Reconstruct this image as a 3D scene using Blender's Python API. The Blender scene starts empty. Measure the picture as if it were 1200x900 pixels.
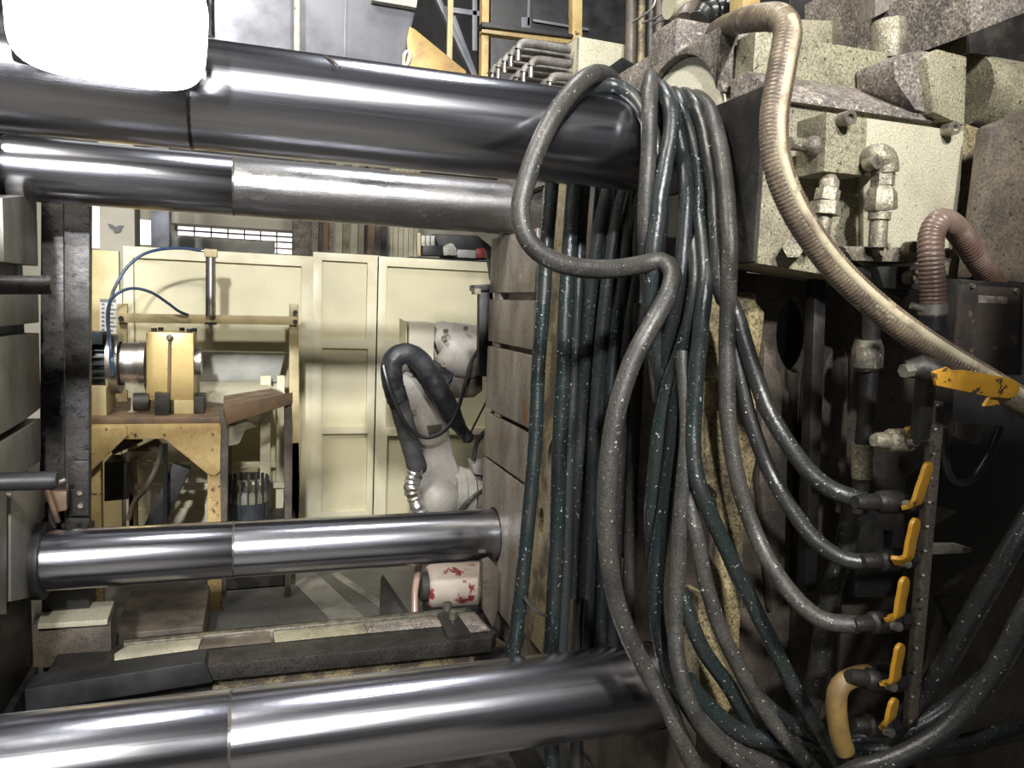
import bpy, bmesh, math, random
from mathutils import Vector as V, Matrix, geometry
random.seed(7)
S = bpy.context.scene
COL = S.collection
# ---------------------------------------------------------------- camera frame
# world axes: X along the tie bars, Y across the machine (away), Z up; floor at z = 0
H = 1.6
AX = V((0.94950179, 0.0055771, 0.31371205))
AY = V((-0.31122598, -0.11011482, 0.94393491))
AZ = V((0.03980877, -0.99390323, -0.10281848))
FPX = 900.0
cam = bpy.data.objects.new('camera', bpy.data.cameras.new('camera'))
COL.objects.link(cam)
cam.data.sensor_width = 36; cam.data.lens = 36 * FPX / 1200; cam.data.clip_start = 0.02
R = Matrix((AX, AY, AZ))                       # rows: photo axes (right, down, forward) -> world
right, down, fwd = R.col[0], R.col[1], R.col[2]
cam.matrix_world = Matrix(((right.x, -down.x, -fwd.x, 0), (right.y, -down.y, -fwd.y, 0), (right.z, -down.z, -fwd.z, H), (0, 0, 0, 1)))
S.camera = cam

def ray(px, py):
    r = V((px - 600, py - 450, FPX))
    return V((r.dot(AX), r.dot(AY), r.dot(AZ)))
def PY(px, py, y):
    r = ray(px, py); r = r * (y / r.y); return V((r.x, r.y, r.z + H))
def PX(px, py, x):
    r = ray(px, py); r = r * (x / r.x); return V((r.x, r.y, r.z + H))
def PZ(px, py, z):
    r = ray(px, py); r = r * ((z - H) / r.z); return V((r.x, r.y, r.z + H))

# ---------------------------------------------------------------- world, lights, exposure
W = bpy.data.worlds.new('world'); S.world = W; W.use_nodes = True
bg = W.node_tree.nodes['Background']; bg.inputs[0].default_value = (0.75, 0.85, 1.0, 1); bg.inputs[1].default_value = 1.2
S.view_settings.view_transform = 'Standard'; S.view_settings.look = 'None'
S.view_settings.gamma = 1.0; S.view_settings.use_curve_mapping = False
S.view_settings.exposure = 0.0

def area(name, loc, target, size, power, color=(1, 1, 1), sy=None):
    l = bpy.data.lights.new(name, 'AREA'); l.energy = power; l.color = color; l.size = size
    if sy: l.shape = 'RECTANGLE'; l.size_y = sy
    o = bpy.data.objects.new(name, l); COL.objects.link(o); o.location = loc
    o.rotation_euler = (V(target) - V(loc)).to_track_quat('-Z', 'Y').to_euler()
    return o
KEY = V((0.3, -3.2, 4.4))
key = area('key_lamp_light', KEY, (0.7, 1.6, 1.4), 0.30, 380, (1.0, 0.97, 0.90))
fl_ = area('bay_lamp_light_left', (-1.0, -3.8, 4.1), (-0.10, 4.6, 1.3), 0.25, 50, (0.97, 0.98, 1.0)); fl_.data.spread = math.radians(48)
area('added_light_back', (-1.6, 1.2, 5.2), (0.0, 4.4, 0.7), 0.8, 240, (1.0, 0.96, 0.86))  # unseen lamp added to brighten the fence and table
area('added_light_mid', (0.9, 2.6, 5.4), (0.2, 2.6, 0.0), 0.6, 60, (0.95, 0.97, 1.0))  # unseen overhead lamp added for reflections on the bars

# ---------------------------------------------------------------- materials
MATS = {}
def mat(name, c1, c2=None, rough=0.6, metal=0.0, scale=12, thr=(0.42, 0.62), bump=0.15, stretch=(1, 1, 1), c3=None, s3=60, thr3=(0.6, 0.66), rr=0.15, emit=None, es=1.0, spec=0.5, bscale=None, grain=0.0, gs=300):
    if name in MATS: return MATS[name]
    m = bpy.data.materials.new(name); MATS[name] = m; m.use_nodes = True
    nt = m.node_tree; N = nt.nodes; L = nt.links; b = N['Principled BSDF']
    b.inputs['Metallic'].default_value = metal; b.inputs['Roughness'].default_value = rough
    b.inputs['Specular IOR Level'].default_value = spec
    b.inputs['Base Color'].default_value = (*c1, 1)
    if emit:
        b.inputs['Emission Color'].default_value = (*emit, 1); b.inputs['Emission Strength'].default_value = es
        return m
    if c2 is None: return m
    tc = N.new('ShaderNodeTexCoord'); mp = N.new('ShaderNodeMapping'); mp.inputs['Scale'].default_value = stretch
    L.new(tc.outputs['Object'], mp.inputs['Vector'])
    def noise(sc, det=6, ro=0.62):
        n = N.new('ShaderNodeTexNoise'); n.inputs['Scale'].default_value = sc; n.inputs['Detail'].default_value = det
        n.inputs['Roughness'].default_value = ro; L.new(mp.outputs[0], n.inputs['Vector']); return n
    def ramp(src, t):
        r = N.new('ShaderNodeMapRange'); r.inputs['From Min'].default_value = t[0]; r.inputs['From Max'].default_value = t[1]
        r.interpolation_type = 'SMOOTHSTEP'
        L.new(src, r.inputs['Value']); return r.outputs['Result']
    def mix(fac, a, c):
        x = N.new('ShaderNodeMix'); x.data_type = 'RGBA'; L.new(fac, x.inputs['Factor'])
        if isinstance(a, tuple): x.inputs['A'].default_value = (*a, 1)
        else: L.new(a, x.inputs['A'])
        x.inputs['B'].default_value = (*c, 1); return x.outputs['Result']
    n1 = noise(scale)
    col = mix(ramp(n1.outputs['Fac'], thr), c1, c2)
    if c3 is not None:
        n3 = noise(s3, 3, 0.7)
        col = mix(ramp(n3.outputs['Fac'], thr3), col, c3)
    if grain:
        ng = noise(gs, 2, 0.6); mg = N.new('ShaderNodeMapRange'); L.new(ng.outputs['Fac'], mg.inputs['Value'])
        mg.inputs['From Min'].default_value = 0.34; mg.inputs['From Max'].default_value = 0.66
        mg.inputs['To Min'].default_value = 1 - grain; mg.inputs['To Max'].default_value = 1 + grain * 0.8
        vm = N.new('ShaderNodeVectorMath'); vm.operation = 'SCALE'; L.new(col, vm.inputs[0]); L.new(mg.outputs[0], vm.inputs['Scale']); col = vm.outputs[0]
    L.new(col, b.inputs['Base Color'])
    mr = N.new('ShaderNodeMapRange'); mr.inputs['To Min'].default_value = max(0.03, rough - rr); mr.inputs['To Max'].default_value = min(1, rough + rr)
    mr.inputs['From Min'].default_value = 0.3; mr.inputs['From Max'].default_value = 0.7
    L.new(n1.outputs['Fac'], mr.inputs['Value']); L.new(mr.outputs[0], b.inputs['Roughness'])
    if bump:
        nb = noise(bscale or scale * 8, 4, 0.7)
        bp = N.new('ShaderNodeBump'); bp.inputs['Strength'].default_value = bump; bp.inputs['Distance'].default_value = 0.004
        L.new(nb.outputs['Fac'], bp.inputs['Height']); L.new(bp.outputs[0], b.inputs['Normal'])
    return m

m_chrome = mat('polished_chrome_steel', (0.50, 0.51, 0.56), (0.34, 0.34, 0.38), 0.20, 1.0, 2.2, (0.35, 0.7), 0.06, (0.10, 10, 10), rr=0.08, bscale=24)
m_chrome_near = mat('polished_hazy_steel', (0.48, 0.48, 0.52), (0.32, 0.32, 0.36), 0.21, 1.0, 2.0, (0.35, 0.7), 0.07, (0.10, 10, 10), rr=0.09, bscale=24)
m_dusty = mat('dusty_bar_steel', (0.40, 0.40, 0.41), (0.24, 0.23, 0.23), 0.33, 1.0, 5, (0.35, 0.65), 0.22, (0.6, 2, 2), c3=(0.55, 0.53, 0.47), s3=90, thr3=(0.62, 0.68), bscale=60, grain=0.22, gs=240)
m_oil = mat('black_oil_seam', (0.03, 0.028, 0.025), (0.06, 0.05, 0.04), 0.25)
m_cream = mat('oily_cream_enamel', (0.29, 0.27, 0.185), (0.165, 0.145, 0.10), 0.5, 0.0, 9, (0.40, 0.68), 0.5, c3=(0.05, 0.045, 0.035), s3=110, thr3=(0.60, 0.66), bscale=90, grain=0.45, gs=260)
m_cream_bright = mat('pale_cream_enamel', (0.42, 0.395, 0.295), (0.30, 0.275, 0.20), 0.55, 0.0, 5, (0.45, 0.7), 0.25, c3=(0.10, 0.09, 0.06), s3=120, thr3=(0.64, 0.69), bscale=110, grain=0.3, gs=300)
m_disc = mat('pale_paint_with_light', (0.72, 0.69, 0.56), (0.60, 0.56, 0.44), 0.6, 0.0, 5, (0.45, 0.7), 0.25, c3=(0.10, 0.09, 0.06), s3=120, thr3=(0.66, 0.70), grain=0.2, gs=300)  # colour raised so the ring above the near bar looks strongly lit
m_grime = mat('caked_grey_grime', (0.23, 0.20, 0.175), (0.12, 0.105, 0.095), 0.62, 0.0, 16, (0.40, 0.62), 0.8, c3=(0.36, 0.33, 0.27), s3=70, thr3=(0.57, 0.66), bscale=70, grain=0.6, gs=170)
m_grime_yellow = mat('yellow_grime_casting', (0.25, 0.205, 0.11), (0.085, 0.065, 0.045), 0.55, 0.0, 9, (0.44, 0.60), 0.6, c3=(0.06, 0.045, 0.03), s3=80, thr3=(0.56, 0.64), grain=0.55, gs=200)
m_brown = mat('brown_grease_casting', (0.12, 0.098, 0.075), (0.05, 0.041, 0.034), 0.5, 0.0, 6, (0.40, 0.65), 0.4, c3=(0.035, 0.03, 0.025), s3=70, thr3=(0.60, 0.67), grain=0.35, gs=200)
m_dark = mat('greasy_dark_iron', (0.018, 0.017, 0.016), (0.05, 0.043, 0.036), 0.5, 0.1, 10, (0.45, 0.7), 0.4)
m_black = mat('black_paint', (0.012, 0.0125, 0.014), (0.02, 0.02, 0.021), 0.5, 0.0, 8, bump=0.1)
m_steel_plate = mat('worn_steel_plate', (0.33, 0.30, 0.26), (0.19, 0.165, 0.145), 0.5, 0.45, 6, (0.38, 0.66), 0.3, (1, 1, 0.35), c3=(0.30, 0.13, 0.045), s3=9, thr3=(0.60, 0.70), bscale=60, grain=0.28, gs=160)
m_left_plate = mat('grey_platen_steel', (0.27, 0.26, 0.23), (0.17, 0.165, 0.155), 0.48, 0.4, 4, (0.4, 0.7), 0.15, (1, 1, 0.5), bscale=50, grain=0.12, gs=160)
m_post = mat('scuffed_dark_post', (0.085, 0.08, 0.078), (0.045, 0.042, 0.04), 0.45, 0.2, 8, (0.42, 0.6), 0.3, (1, 1, 1.6), c3=(0.02, 0.02, 0.02), s3=35, thr3=(0.58, 0.62), grain=0.3, gs=150)
m_rubber = mat('grey_black_rubber', (0.026, 0.026, 0.025), (0.016, 0.016, 0.016), 0.33, 0.0, 14, (0.40, 0.65), 0.25, c3=(0.42, 0.42, 0.38), s3=120, thr3=(0.655, 0.69), bscale=120, grain=0.3, gs=260)
m_rubber_dusty = mat('dusty_grey_rubber', (0.052, 0.049, 0.044), (0.026, 0.025, 0.023), 0.42, 0.0, 12, (0.42, 0.66), 0.35, c3=(0.45, 0.43, 0.38), s3=110, thr3=(0.655, 0.69), bscale=120, grain=0.4, gs=260)
m_teal = mat('wet_teal_rubber', (0.014, 0.021, 0.0205), (0.018, 0.020, 0.0195), 0.28, 0.0, 9, (0.42, 0.66), 0.25, c3=(0.40, 0.45, 0.42), s3=120, thr3=(0.655, 0.69), bscale=120, grain=0.3, gs=260)
m_slate = mat('slate_teal_rubber', (0.024, 0.029, 0.030), (0.025, 0.025, 0.0245), 0.32, 0.0, 10, (0.4, 0.65), 0.25, c3=(0.40, 0.42, 0.40), s3=120, thr3=(0.655, 0.69), bscale=120, grain=0.3, gs=260)
m_conduit = mat('brown_ribbed_conduit', (0.11, 0.082, 0.062), (0.17, 0.135, 0.09), 0.42, 0.1, 12, (0.42, 0.62), 0.3, c3=(0.30, 0.26, 0.18), s3=18, thr3=(0.60, 0.68), grain=0.25, gs=200)
m_conduit_pale = mat('worn_pale_strip', (0.42, 0.37, 0.25), (0.22, 0.165, 0.115), 0.5, 0.0, 22, (0.48, 0.66), 0.4)
m_conduit_red = mat('reddish_brown_conduit', (0.10, 0.058, 0.045), (0.14, 0.10, 0.08), 0.35, 0.0, 10, (0.42, 0.62), 0.2)
m_handle = mat('yellow_handle_enamel', (0.42, 0.215, 0.02), (0.26, 0.12, 0.015), 0.42, 0.0, 14, (0.45, 0.65), 0.3, c3=(0.06, 0.04, 0.02), s3=45, thr3=(0.60, 0.66))
m_fence = mat('cream_yellow_sheet', (0.60, 0.545, 0.36), (0.52, 0.475, 0.32), 0.55, 0.0, 2.2, (0.40, 0.70), 0.05, c3=(0.40, 0.34, 0.20), s3=26, thr3=(0.70, 0.76))
m_fence_frame = mat('cream_yellow_frame', (0.66, 0.61, 0.43), (0.57, 0.51, 0.34), 0.5, 0.0, 5, (0.48, 0.72), 0.05, c3=(0.25, 0.18, 0.09), s3=40, thr3=(0.70, 0.74))
m_fence_dark = mat('ochre_panel', (0.50, 0.41, 0.20), (0.42, 0.34, 0.17), 0.55, 0.0, 4, bump=0.05)
m_ochre = mat('chipped_ochre_paint', (0.46, 0.34, 0.15), (0.37, 0.25, 0.10), 0.5, 0.0, 7, (0.42, 0.62), 0.2, c3=(0.09, 0.05, 0.03), s3=26, thr3=(0.62, 0.66), grain=0.12, gs=120)
m_ochre_pale = mat('pale_ochre_paint', (0.50, 0.415, 0.225), (0.42, 0.335, 0.17), 0.5, 0.0, 8, (0.45, 0.65), 0.15, c3=(0.12, 0.08, 0.05), s3=45, thr3=(0.66, 0.70))
m_brass = mat('yellowed_gearbox_metal', (0.52, 0.39, 0.16), (0.44, 0.31, 0.15), 0.38, 0.35, 4, (0.4, 0.65), 0.12, c3=(0.15, 0.10, 0.05), s3=60, thr3=(0.655, 0.69))
m_rusty = mat('rusty_tray_steel', (0.21, 0.135, 0.08), (0.12, 0.095, 0.075), 0.55, 0.3, 8, (0.42, 0.62), 0.3, (1, 1, 1))
m_motor = mat('dark_blue_grey_motor', (0.075, 0.095, 0.115), (0.05, 0.06, 0.075), 0.45, 0.1, 10)
m_alu = mat('brushed_aluminium', (0.55, 0.52, 0.49), (0.40, 0.36, 0.33), 0.32, 0.9, 8, (0.4, 0.65), 0.1)
m_robot = mat('speckled_grey_robot', (0.38, 0.355, 0.315), (0.30, 0.28, 0.25), 0.5, 0.0, 6, (0.42, 0.65), 0.15, c3=(0.18, 0.15, 0.12), s3=45, thr3=(0.64, 0.70), grain=0.12, gs=120)
m_robot_box = mat('smudged_beige_box', (0.50, 0.46, 0.36), (0.60, 0.56, 0.26), 0.5, 0.0, 7, (0.55, 0.72), 0.1)
m_sleeve = mat('black_sleeve_fabric', (0.017, 0.018, 0.021), (0.034, 0.036, 0.04), 0.5, 0.0, 12, bump=1.0, bscale=16)
m_sleeve_grey = mat('grey_sleeve_fabric', (0.08, 0.08, 0.08), (0.05, 0.05, 0.052), 0.6, 0.0, 12, bump=0.4)
m_foil = mat('silver_foil_wrap', (0.62, 0.60, 0.56), (0.32, 0.27, 0.22), 0.28, 0.8, 14, (0.45, 0.6), 1.0, bscale=40)
m_blue = mat('blue_air_hose', (0.04, 0.075, 0.15), (0.04, 0.07, 0.12), 0.35)
m_wire = mat('black_cable', (0.015, 0.016, 0.018), None, 0.35)
m_floor = mat('stained_concrete', (0.12, 0.115, 0.10), (0.075, 0.07, 0.062), 0.6, 0.0, 1.6, (0.4, 0.65), 0.15, c3=(0.08, 0.075, 0.07), s3=12, thr3=(0.6, 0.7), grain=0.2, gs=60)
m_stripe = mat('pale_floor_stripe', (0.22, 0.21, 0.18), (0.15, 0.14, 0.12), 0.6, 0.0, 6)
m_wall = mat('beige_factory_wall', (0.60, 0.56, 0.47), (0.52, 0.49, 0.41), 0.8, 0.0, 1.5, bump=0.05)
m_wall_dark = mat('dim_grey_wall', (0.10, 0.10, 0.11), (0.07, 0.07, 0.075), 0.8, 0.0, 1.5, bump=0.05)
m_ceiling = mat('dim_roof_sheet', (0.11, 0.115, 0.13), (0.085, 0.088, 0.10), 0.8, 0.0, 1.0, bump=0.05)
m_window = mat('daylit_window', (1, 1, 1), emit=(0.93, 0.97, 1.0), es=1.6)
m_lamp = mat('lamp_lens', (1, 1, 1), emit=(1.0, 0.99, 0.96), es=14.0)
m_bay = mat('bay_lamp_lens', (1, 1, 1), emit=(1.0, 0.98, 0.94), es=9.0)
m_duct = mat('dull_grey_sheet_metal', (0.16, 0.165, 0.185), (0.115, 0.115, 0.13), 0.5, 0.3, 3, (0.4, 0.7), 0.1)
m_white_post = mat('white_speckled_post', (0.60, 0.58, 0.50), (0.42, 0.39, 0.32), 0.5, 0.0, 20, bump=0.2, c3=(0.10, 0.09, 0.08), s3=60, thr3=(0.60, 0.66), grain=0.3, gs=120)
m_bracket = mat('ochre_heat_stained', (0.36, 0.25, 0.09), (0.20, 0.10, 0.07), 0.5, 0.3, 5, (0.48, 0.66), 0.2)
m_label = mat('faded_paper_label', (0.42, 0.36, 0.30), (0.24, 0.18, 0.15), 0.7, 0.0, 60, (0.45, 0.6), 0.0)
m_pink = mat('red_stained_pale_casing', (0.50, 0.42, 0.36), (0.22, 0.03, 0.03), 0.5, 0.0, 13, (0.56, 0.60), 0.3)
m_bin = mat('dark_ribbed_bin', (0.035, 0.04, 0.045), (0.05, 0.055, 0.06), 0.45)
m_sheet_grey = mat('grey_galvanised_sheet', (0.50, 0.50, 0.45), (0.40, 0.40, 0.36), 0.5, 0.2, 5, (0.4, 0.65), 0.05)
m_bolt = mat('worn_bolt_steel', (0.42, 0.40, 0.34), (0.22, 0.20, 0.16), 0.4, 0.8, 30)
m_pipe = mat('dull_grey_pipe', (0.19, 0.18, 0.165), (0.11, 0.10, 0.09), 0.5, 0.2, 16, (0.42, 0.62), 0.3, grain=0.3, gs=150)
m_fitting = mat('oily_grey_fitting', (0.27, 0.245, 0.18), (0.12, 0.105, 0.085), 0.45, 0.3, 16, (0.42, 0.62), 0.5, c3=(0.42, 0.39, 0.30), s3=60, thr3=(0.62, 0.68), grain=0.4, gs=220)
m_red = mat('dull_red_enamel', (0.30, 0.03, 0.04), (0.20, 0.03, 0.03), 0.5)
m_copper = mat('pinkish_clear_tube', (0.42, 0.28, 0.23), (0.28, 0.17, 0.14), 0.3)
m_sign = mat('white_chart_paper', (0.66, 0.66, 0.62), (0.55, 0.55, 0.52), 0.7)
m_print = mat('grey_print_ink', (0.16, 0.16, 0.17), None, 0.6)

# ---------------------------------------------------------------- mesh builder
class M:
    def __init__(s): s.v = []; s.f = []
    def add(s, vs, fs):
        o = len(s.v); s.v += [V(p) for p in vs]; s.f += [[i + o for i in f] for f in fs]; return s
    def box(s, x0, x1, y0, y1, z0, z1):
        x0, x1 = sorted((x0, x1)); y0, y1 = sorted((y0, y1)); z0, z1 = sorted((z0, z1))
        vs = [(x, y, z) for z in (z0, z1) for y in (y0, y1) for x in (x0, x1)]
        return s.add(vs, [(0, 2, 3, 1), (4, 5, 7, 6), (0, 1, 5, 4), (2, 6, 7, 3), (0, 4, 6, 2), (1, 3, 7, 5)])
    def obox(s, c, ax, ay, az):                       # oriented box: centre and three half-axis vectors
        vs = [c + ax * i + ay * j + az * k for k in (-1, 1) for j in (-1, 1) for i in (-1, 1)]
        fl = ax.cross(ay).dot(az) < 0
        fs = [(0, 2, 3, 1), (4, 5, 7, 6), (0, 1, 5, 4), (2, 6, 7, 3), (0, 4, 6, 2), (1, 3, 7, 5)]
        return s.add(vs, [f[::-1] for f in fs] if fl else fs)
    def beam(s, a, b, w, h, up=V((0, 0, 1))):
        a = V(a); b = V(b); d = (b - a); t = d.normalized(); u = t.cross(up)
        if u.length < 1e-3: u = t.cross(V((0, 1, 0)))
        u.normalize(); n = u.cross(t)
        return s.obox((a + b) / 2, d / 2, u * w / 2, n * h / 2)
    def prism(s, loops, vec):                         # planar polygon (first loop) with holes, pushed along vec
        if not isinstance(loops[0], (list,)): loops = [loops]
        loops = [[V(p) for p in l] for l in loops]; vec = V(vec)
        tri = geometry.tessellate_polygon(loops); pts = [p for l in loops for p in l]; n = len(pts)
        nv = V((0, 0, 0))
        l0 = loops[0]
        for i in range(len(l0)): nv += (l0[i] - l0[0]).cross(l0[(i + 1) % len(l0)] - l0[0])
        fs = []
        for t in tri:
            a, b, c = t
            tn = (pts[b] - pts[a]).cross(pts[c] - pts[a])
            if tn.dot(vec) > 0: a, c = c, a
            fs.append((a, b, c)); fs.append((c + n, b + n, a + n))
        o = 0
        for l in loops:
            k = len(l)
            for i in range(k): j = (i + 1) % k; fs.append((o + i, o + j, o + j + n, o + i + n))
            o += k
        m0 = len(s.v); s.add(pts + [p + vec for p in pts], fs); return s
    def cyl(s, a, b, r, r2=None, n=20):
        return s.tube([a, b], [r, r if r2 is None else r2], n)
    def ring(s, a, b, r, ri, n=32):
        a = V(a); b = V(b); t = (b - a).normalized(); u, w = frame(t)
        vs = []
        for p, q in ((a, r), (b, r), (b, ri), (a, ri)):
            vs += [p + (u * math.cos(2 * math.pi * i / n) + w * math.sin(2 * math.pi * i / n)) * q for i in range(n)]
        fs = []
        for k in range(4):
            for i in range(n):
                j = (i + 1) % n; k2 = (k + 1) % 4
                fs.append((k * n + i, k * n + j, k2 * n + j, k2 * n + i))
        return s.add(vs, fs)
    def tube(s, pts, r, n=12, cap=True):
        pts = [V(p) for p in pts]; m = len(pts)
        if not isinstance(r, (list, tuple)): r = [r] * m
        T = [(pts[min(i + 1, m - 1)] - pts[max(i - 1, 0)]).normalized() for i in range(m)]
        u, _ = frame(T[0]); vs = []
        for i in range(m):
            u = (u - T[i] * u.dot(T[i])).normalized(); w = T[i].cross(u)
            vs += [pts[i] + (u * math.cos(2 * math.pi * k / n) + w * math.sin(2 * math.pi * k / n)) * r[i] for k in range(n)]
        fs = [(i * n + k, i * n + (k + 1) % n, (i + 1) * n + (k + 1) % n, (i + 1) * n + k) for i in range(m - 1) for k in range(n)]
        if cap: fs += [tuple(range(n))[::-1], tuple(range((m - 1) * n, m * n))]
        return s.add(vs, fs)
    def sphere(s, c, r, n=14, sc=(1, 1, 1)):
        c = V(c); k = n // 2; pts = []; rr = []
        vs = [c + V((0, 0, -r * sc[2]))]
        for i in range(1, k):
            a = math.pi * i / k - math.pi / 2
            vs += [c + V((math.cos(a) * math.cos(2 * math.pi * j / n) * r * sc[0], math.cos(a) * math.sin(2 * math.pi * j / n) * r * sc[1], math.sin(a) * r * sc[2])) for j in range(n)]
        vs.append(c + V((0, 0, r * sc[2])))
        fs = [(0, 1 + (j + 1) % n, 1 + j) for j in range(n)]
        for i in range(k - 2): fs += [(1 + i * n + j, 1 + i * n + (j + 1) % n, 1 + (i + 1) * n + (j + 1) % n, 1 + (i + 1) * n + j) for j in range(n)]
        o = 1 + (k - 2) * n; e = len(vs) - 1
        fs += [(o + j, o + (j + 1) % n, e) for j in range(n)]
        return s.add(vs, fs)
    def bolt(s, c, d, r=0.012, h=0.015):              # socket head bolt pointing along d
        c = V(c); d = V(d).normalized()
        s.cyl(c, c + d * h * 0.75, r, n=14); s.ring(c + d * h * 0.7, c + d * h, r, r * 0.5, 14)
        return s
def frame(t):
    a = V((0, 0, 1)) if abs(t.z) < 0.9 else V((1, 0, 0))
    u = t.cross(a).normalized(); return u, t.cross(u)
def spline(pts, step=0.012):
    pts = [V(p) for p in pts]; P = [pts[0] * 2 - pts[1]] + pts + [pts[-1] * 2 - pts[-2]]; out = []
    for i in range(1, len(P) - 2):
        a, b, c, d = P[i - 1:i + 3]; n = max(2, int((c - b).length / step))
        for k in range(n):
            t = k / n
            out.append(0.5 * ((2 * b) + (c - a) * t + (2 * a - 5 * b + 4 * c - d) * t * t + (3 * b - a - 3 * c + d) * t ** 3))
    out.append(pts[-1]); return out
def circ(c, ax, ay, r, n=28, r2=None):
    c = V(c); ax = V(ax); ay = V(ay); r2 = r2 or r
    return [c + ax * r * math.cos(2 * math.pi * i / n) + ay * r2 * math.sin(2 * math.pi * i / n) for i in range(n)]
def yp(pts, y): return [PY(a, b, y) for a, b in pts]
def xp(pts, x): return [PX(a, b, x) for a, b in pts]

def mesh_obj(name, m, material, bevel=0.0, origin=V((0, 0, 0)), seg=2):
    me = bpy.data.meshes.new(name); me.from_pydata([v - origin for v in m.v], [], m.f); me.update()
    bm = bmesh.new(); bm.from_mesh(me)
    bmesh.ops.recalc_face_normals(bm, faces=bm.faces)
    if bevel:
        ed = [e for e in bm.edges if len(e.link_faces) == 2 and e.calc_face_angle(0) > 0.7]
        bmesh.ops.bevel(bm, geom=ed, offset=bevel, segments=seg, profile=0.6, affect='EDGES', clamp_overlap=True)
    bm.to_mesh(me); bm.free()
    me.shade_smooth()
    try: me.set_sharp_from_angle(angle=math.radians(38))
    except Exception: pass
    me.materials.append(material)
    o = bpy.data.objects.new(name, me); COL.objects.link(o); o.location = origin
    return o
def bounds(ms):
    vs = [v for m in ms for v in m.v]
    return V(((min(v.x for v in vs) + max(v.x for v in vs)) / 2, (min(v.y for v in vs) + max(v.y for v in vs)) / 2, min(v.z for v in vs)))
def tag(o, label=None, cat=None, group=None, kind=None):
    if label: o['label'] = label
    if cat: o['category'] = cat
    if group: o['group'] = group
    if kind: o['kind'] = kind
    return o
def one(name, m, material, label, cat, group=None, bevel=0.0, kind=None, seg=2):
    return tag(mesh_obj(name, m, material, bevel, bounds([m]), seg), label, cat, group, kind)
def struct(name, m, material, bevel=0.0):
    o = mesh_obj(name, m, material, bevel, bounds([m])); o['kind'] = 'structure'; return o
class T:                                               # a thing made of parts
    def __init__(s, name, label, cat, group=None, kind=None): s.n = name; s.l = label; s.c = cat; s.g = group; s.k = kind; s.p = []
    def part(s, name, m, material, bevel=0.0, parent=None, label=None, kind=None):
        s.p.append([name, m, material, bevel, parent, label, kind]); return len(s.p) - 1
    def done(s):
        base = bounds([p[1] for p in s.p]); e = bpy.data.objects.new(s.n, None); COL.objects.link(e); e.location = base
        e.empty_display_size = 0.05
        tag(e, s.l, s.c, s.g, s.k); obs = []
        for name, m, material, bevel, parent, label, kind in s.p:
            o = mesh_obj(name, m, material, bevel, base); o.location = (0, 0, 0)
            o.parent = e if parent is None else obs[parent]
            if label: o['label'] = label
            if kind: o['kind'] = kind
            obs.append(o)
        s.e = e; return e
def copy_tree(o, parent=None):
    c = o.copy(); COL.objects.link(c)
    if parent: c.parent = parent
    for ch in [x for x in COL.objects if x.parent == o]: copy_tree(ch, c)
    return c
X1, Y1, Z1 = V((1, 0, 0)), V((0, 1, 0)), V((0, 0, 1))

# ================================================================ the room
struct('floor', M().box(-5, 7, -5, 10.2, -0.1, 0), m_floor)
struct('ceiling', M().box(-5, 7, -5, 10.2, 6.5, 6.6), m_ceiling)
struct('wall_left', M().box(-5.1, -5, -5, 10.2, 0, 6.5), m_wall_dark)
struct('wall_right', M().box(7, 7.1, -5, 10.2, 0, 6.5), m_wall_dark)
struct('wall_front', M().box(-5, 7, -5.1, -5, 0, 6.5), m_wall_dark)
YB = 9.6
def wrect(a, b, c, d, y): p = PY(a, b, y); q = PY(c, d, y); return [V((p.x, y, p.z)), V((q.x, y, p.z)), V((q.x, y, q.z)), V((p.x, y, q.z))]
wins = [wrect(84, 232, 117, 291, YB), wrect(160, 256, 177, 287, YB), wrect(207, 264, 343, 298, YB)]
struct('wall_back', M().prism([[V((-5, YB, 0)), V((7, YB, 0)), V((7, YB, 3.1)), V((-5, YB, 3.1))]] + wins, (0, 0.2, 0)), m_wall)
struct('trim_1', M().box(-5, 7, YB - 0.05, YB + 0.15, 3.1, 6.5), m_wall_dark)
for i, w in enumerate(wins):
    a, c = w[0], w[2]
    o = struct('window_%d' % (i + 1), M().box(a.x, c.x, YB + 0.16, YB + 0.18, c.z, a.z), m_window)
    if i == 2:
        m = M(); n = 7
        for k in range(n + 1):
            x = a.x + (c.x - a.x) * k / n; m.box(x - 0.008, x + 0.008, YB + 0.05, YB + 0.08, c.z, a.z)
        for f in (0.25, 0.55, 0.8): z = c.z + (a.z - c.z) * f; m.box(a.x, c.x, YB + 0.04, YB + 0.09, z - 0.009, z + 0.009)
        g = mesh_obj('window_grille', m, m_copper); g.parent = o; g.matrix_parent_inverse = Matrix.Translation(-o.location)
p = PY(183, 276, 9.3); q = PY(322, 300, 9.3)
p3 = PY(200, 249, 9.3); q3 = PY(342, 268, 9.3); struct('trim_3', M().box(p3.x, q3.x, 9.25, 9.5, PY(208, 262, 9.3).z, p3.z + 0.3), m_wall)
struct('trim_2', M().box(p.x, q.x, 9.25, 9.5, q.z, p.z), m_sheet_grey)
# pale diagonal stripes on the floor
for a, b, c in (((352, 672), (425, 742), 0.16), ((392, 672), (455, 715), 0.05)):
    m = M().beam(PZ(*a, 0.002), PZ(*b, 0.002), c, 0.004); o = mesh_obj('pale_stripe', m, m_stripe); o.parent = bpy.data.objects['floor']; o.matrix_parent_inverse = Matrix.Translation(-bpy.data.objects['floor'].location)
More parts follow.
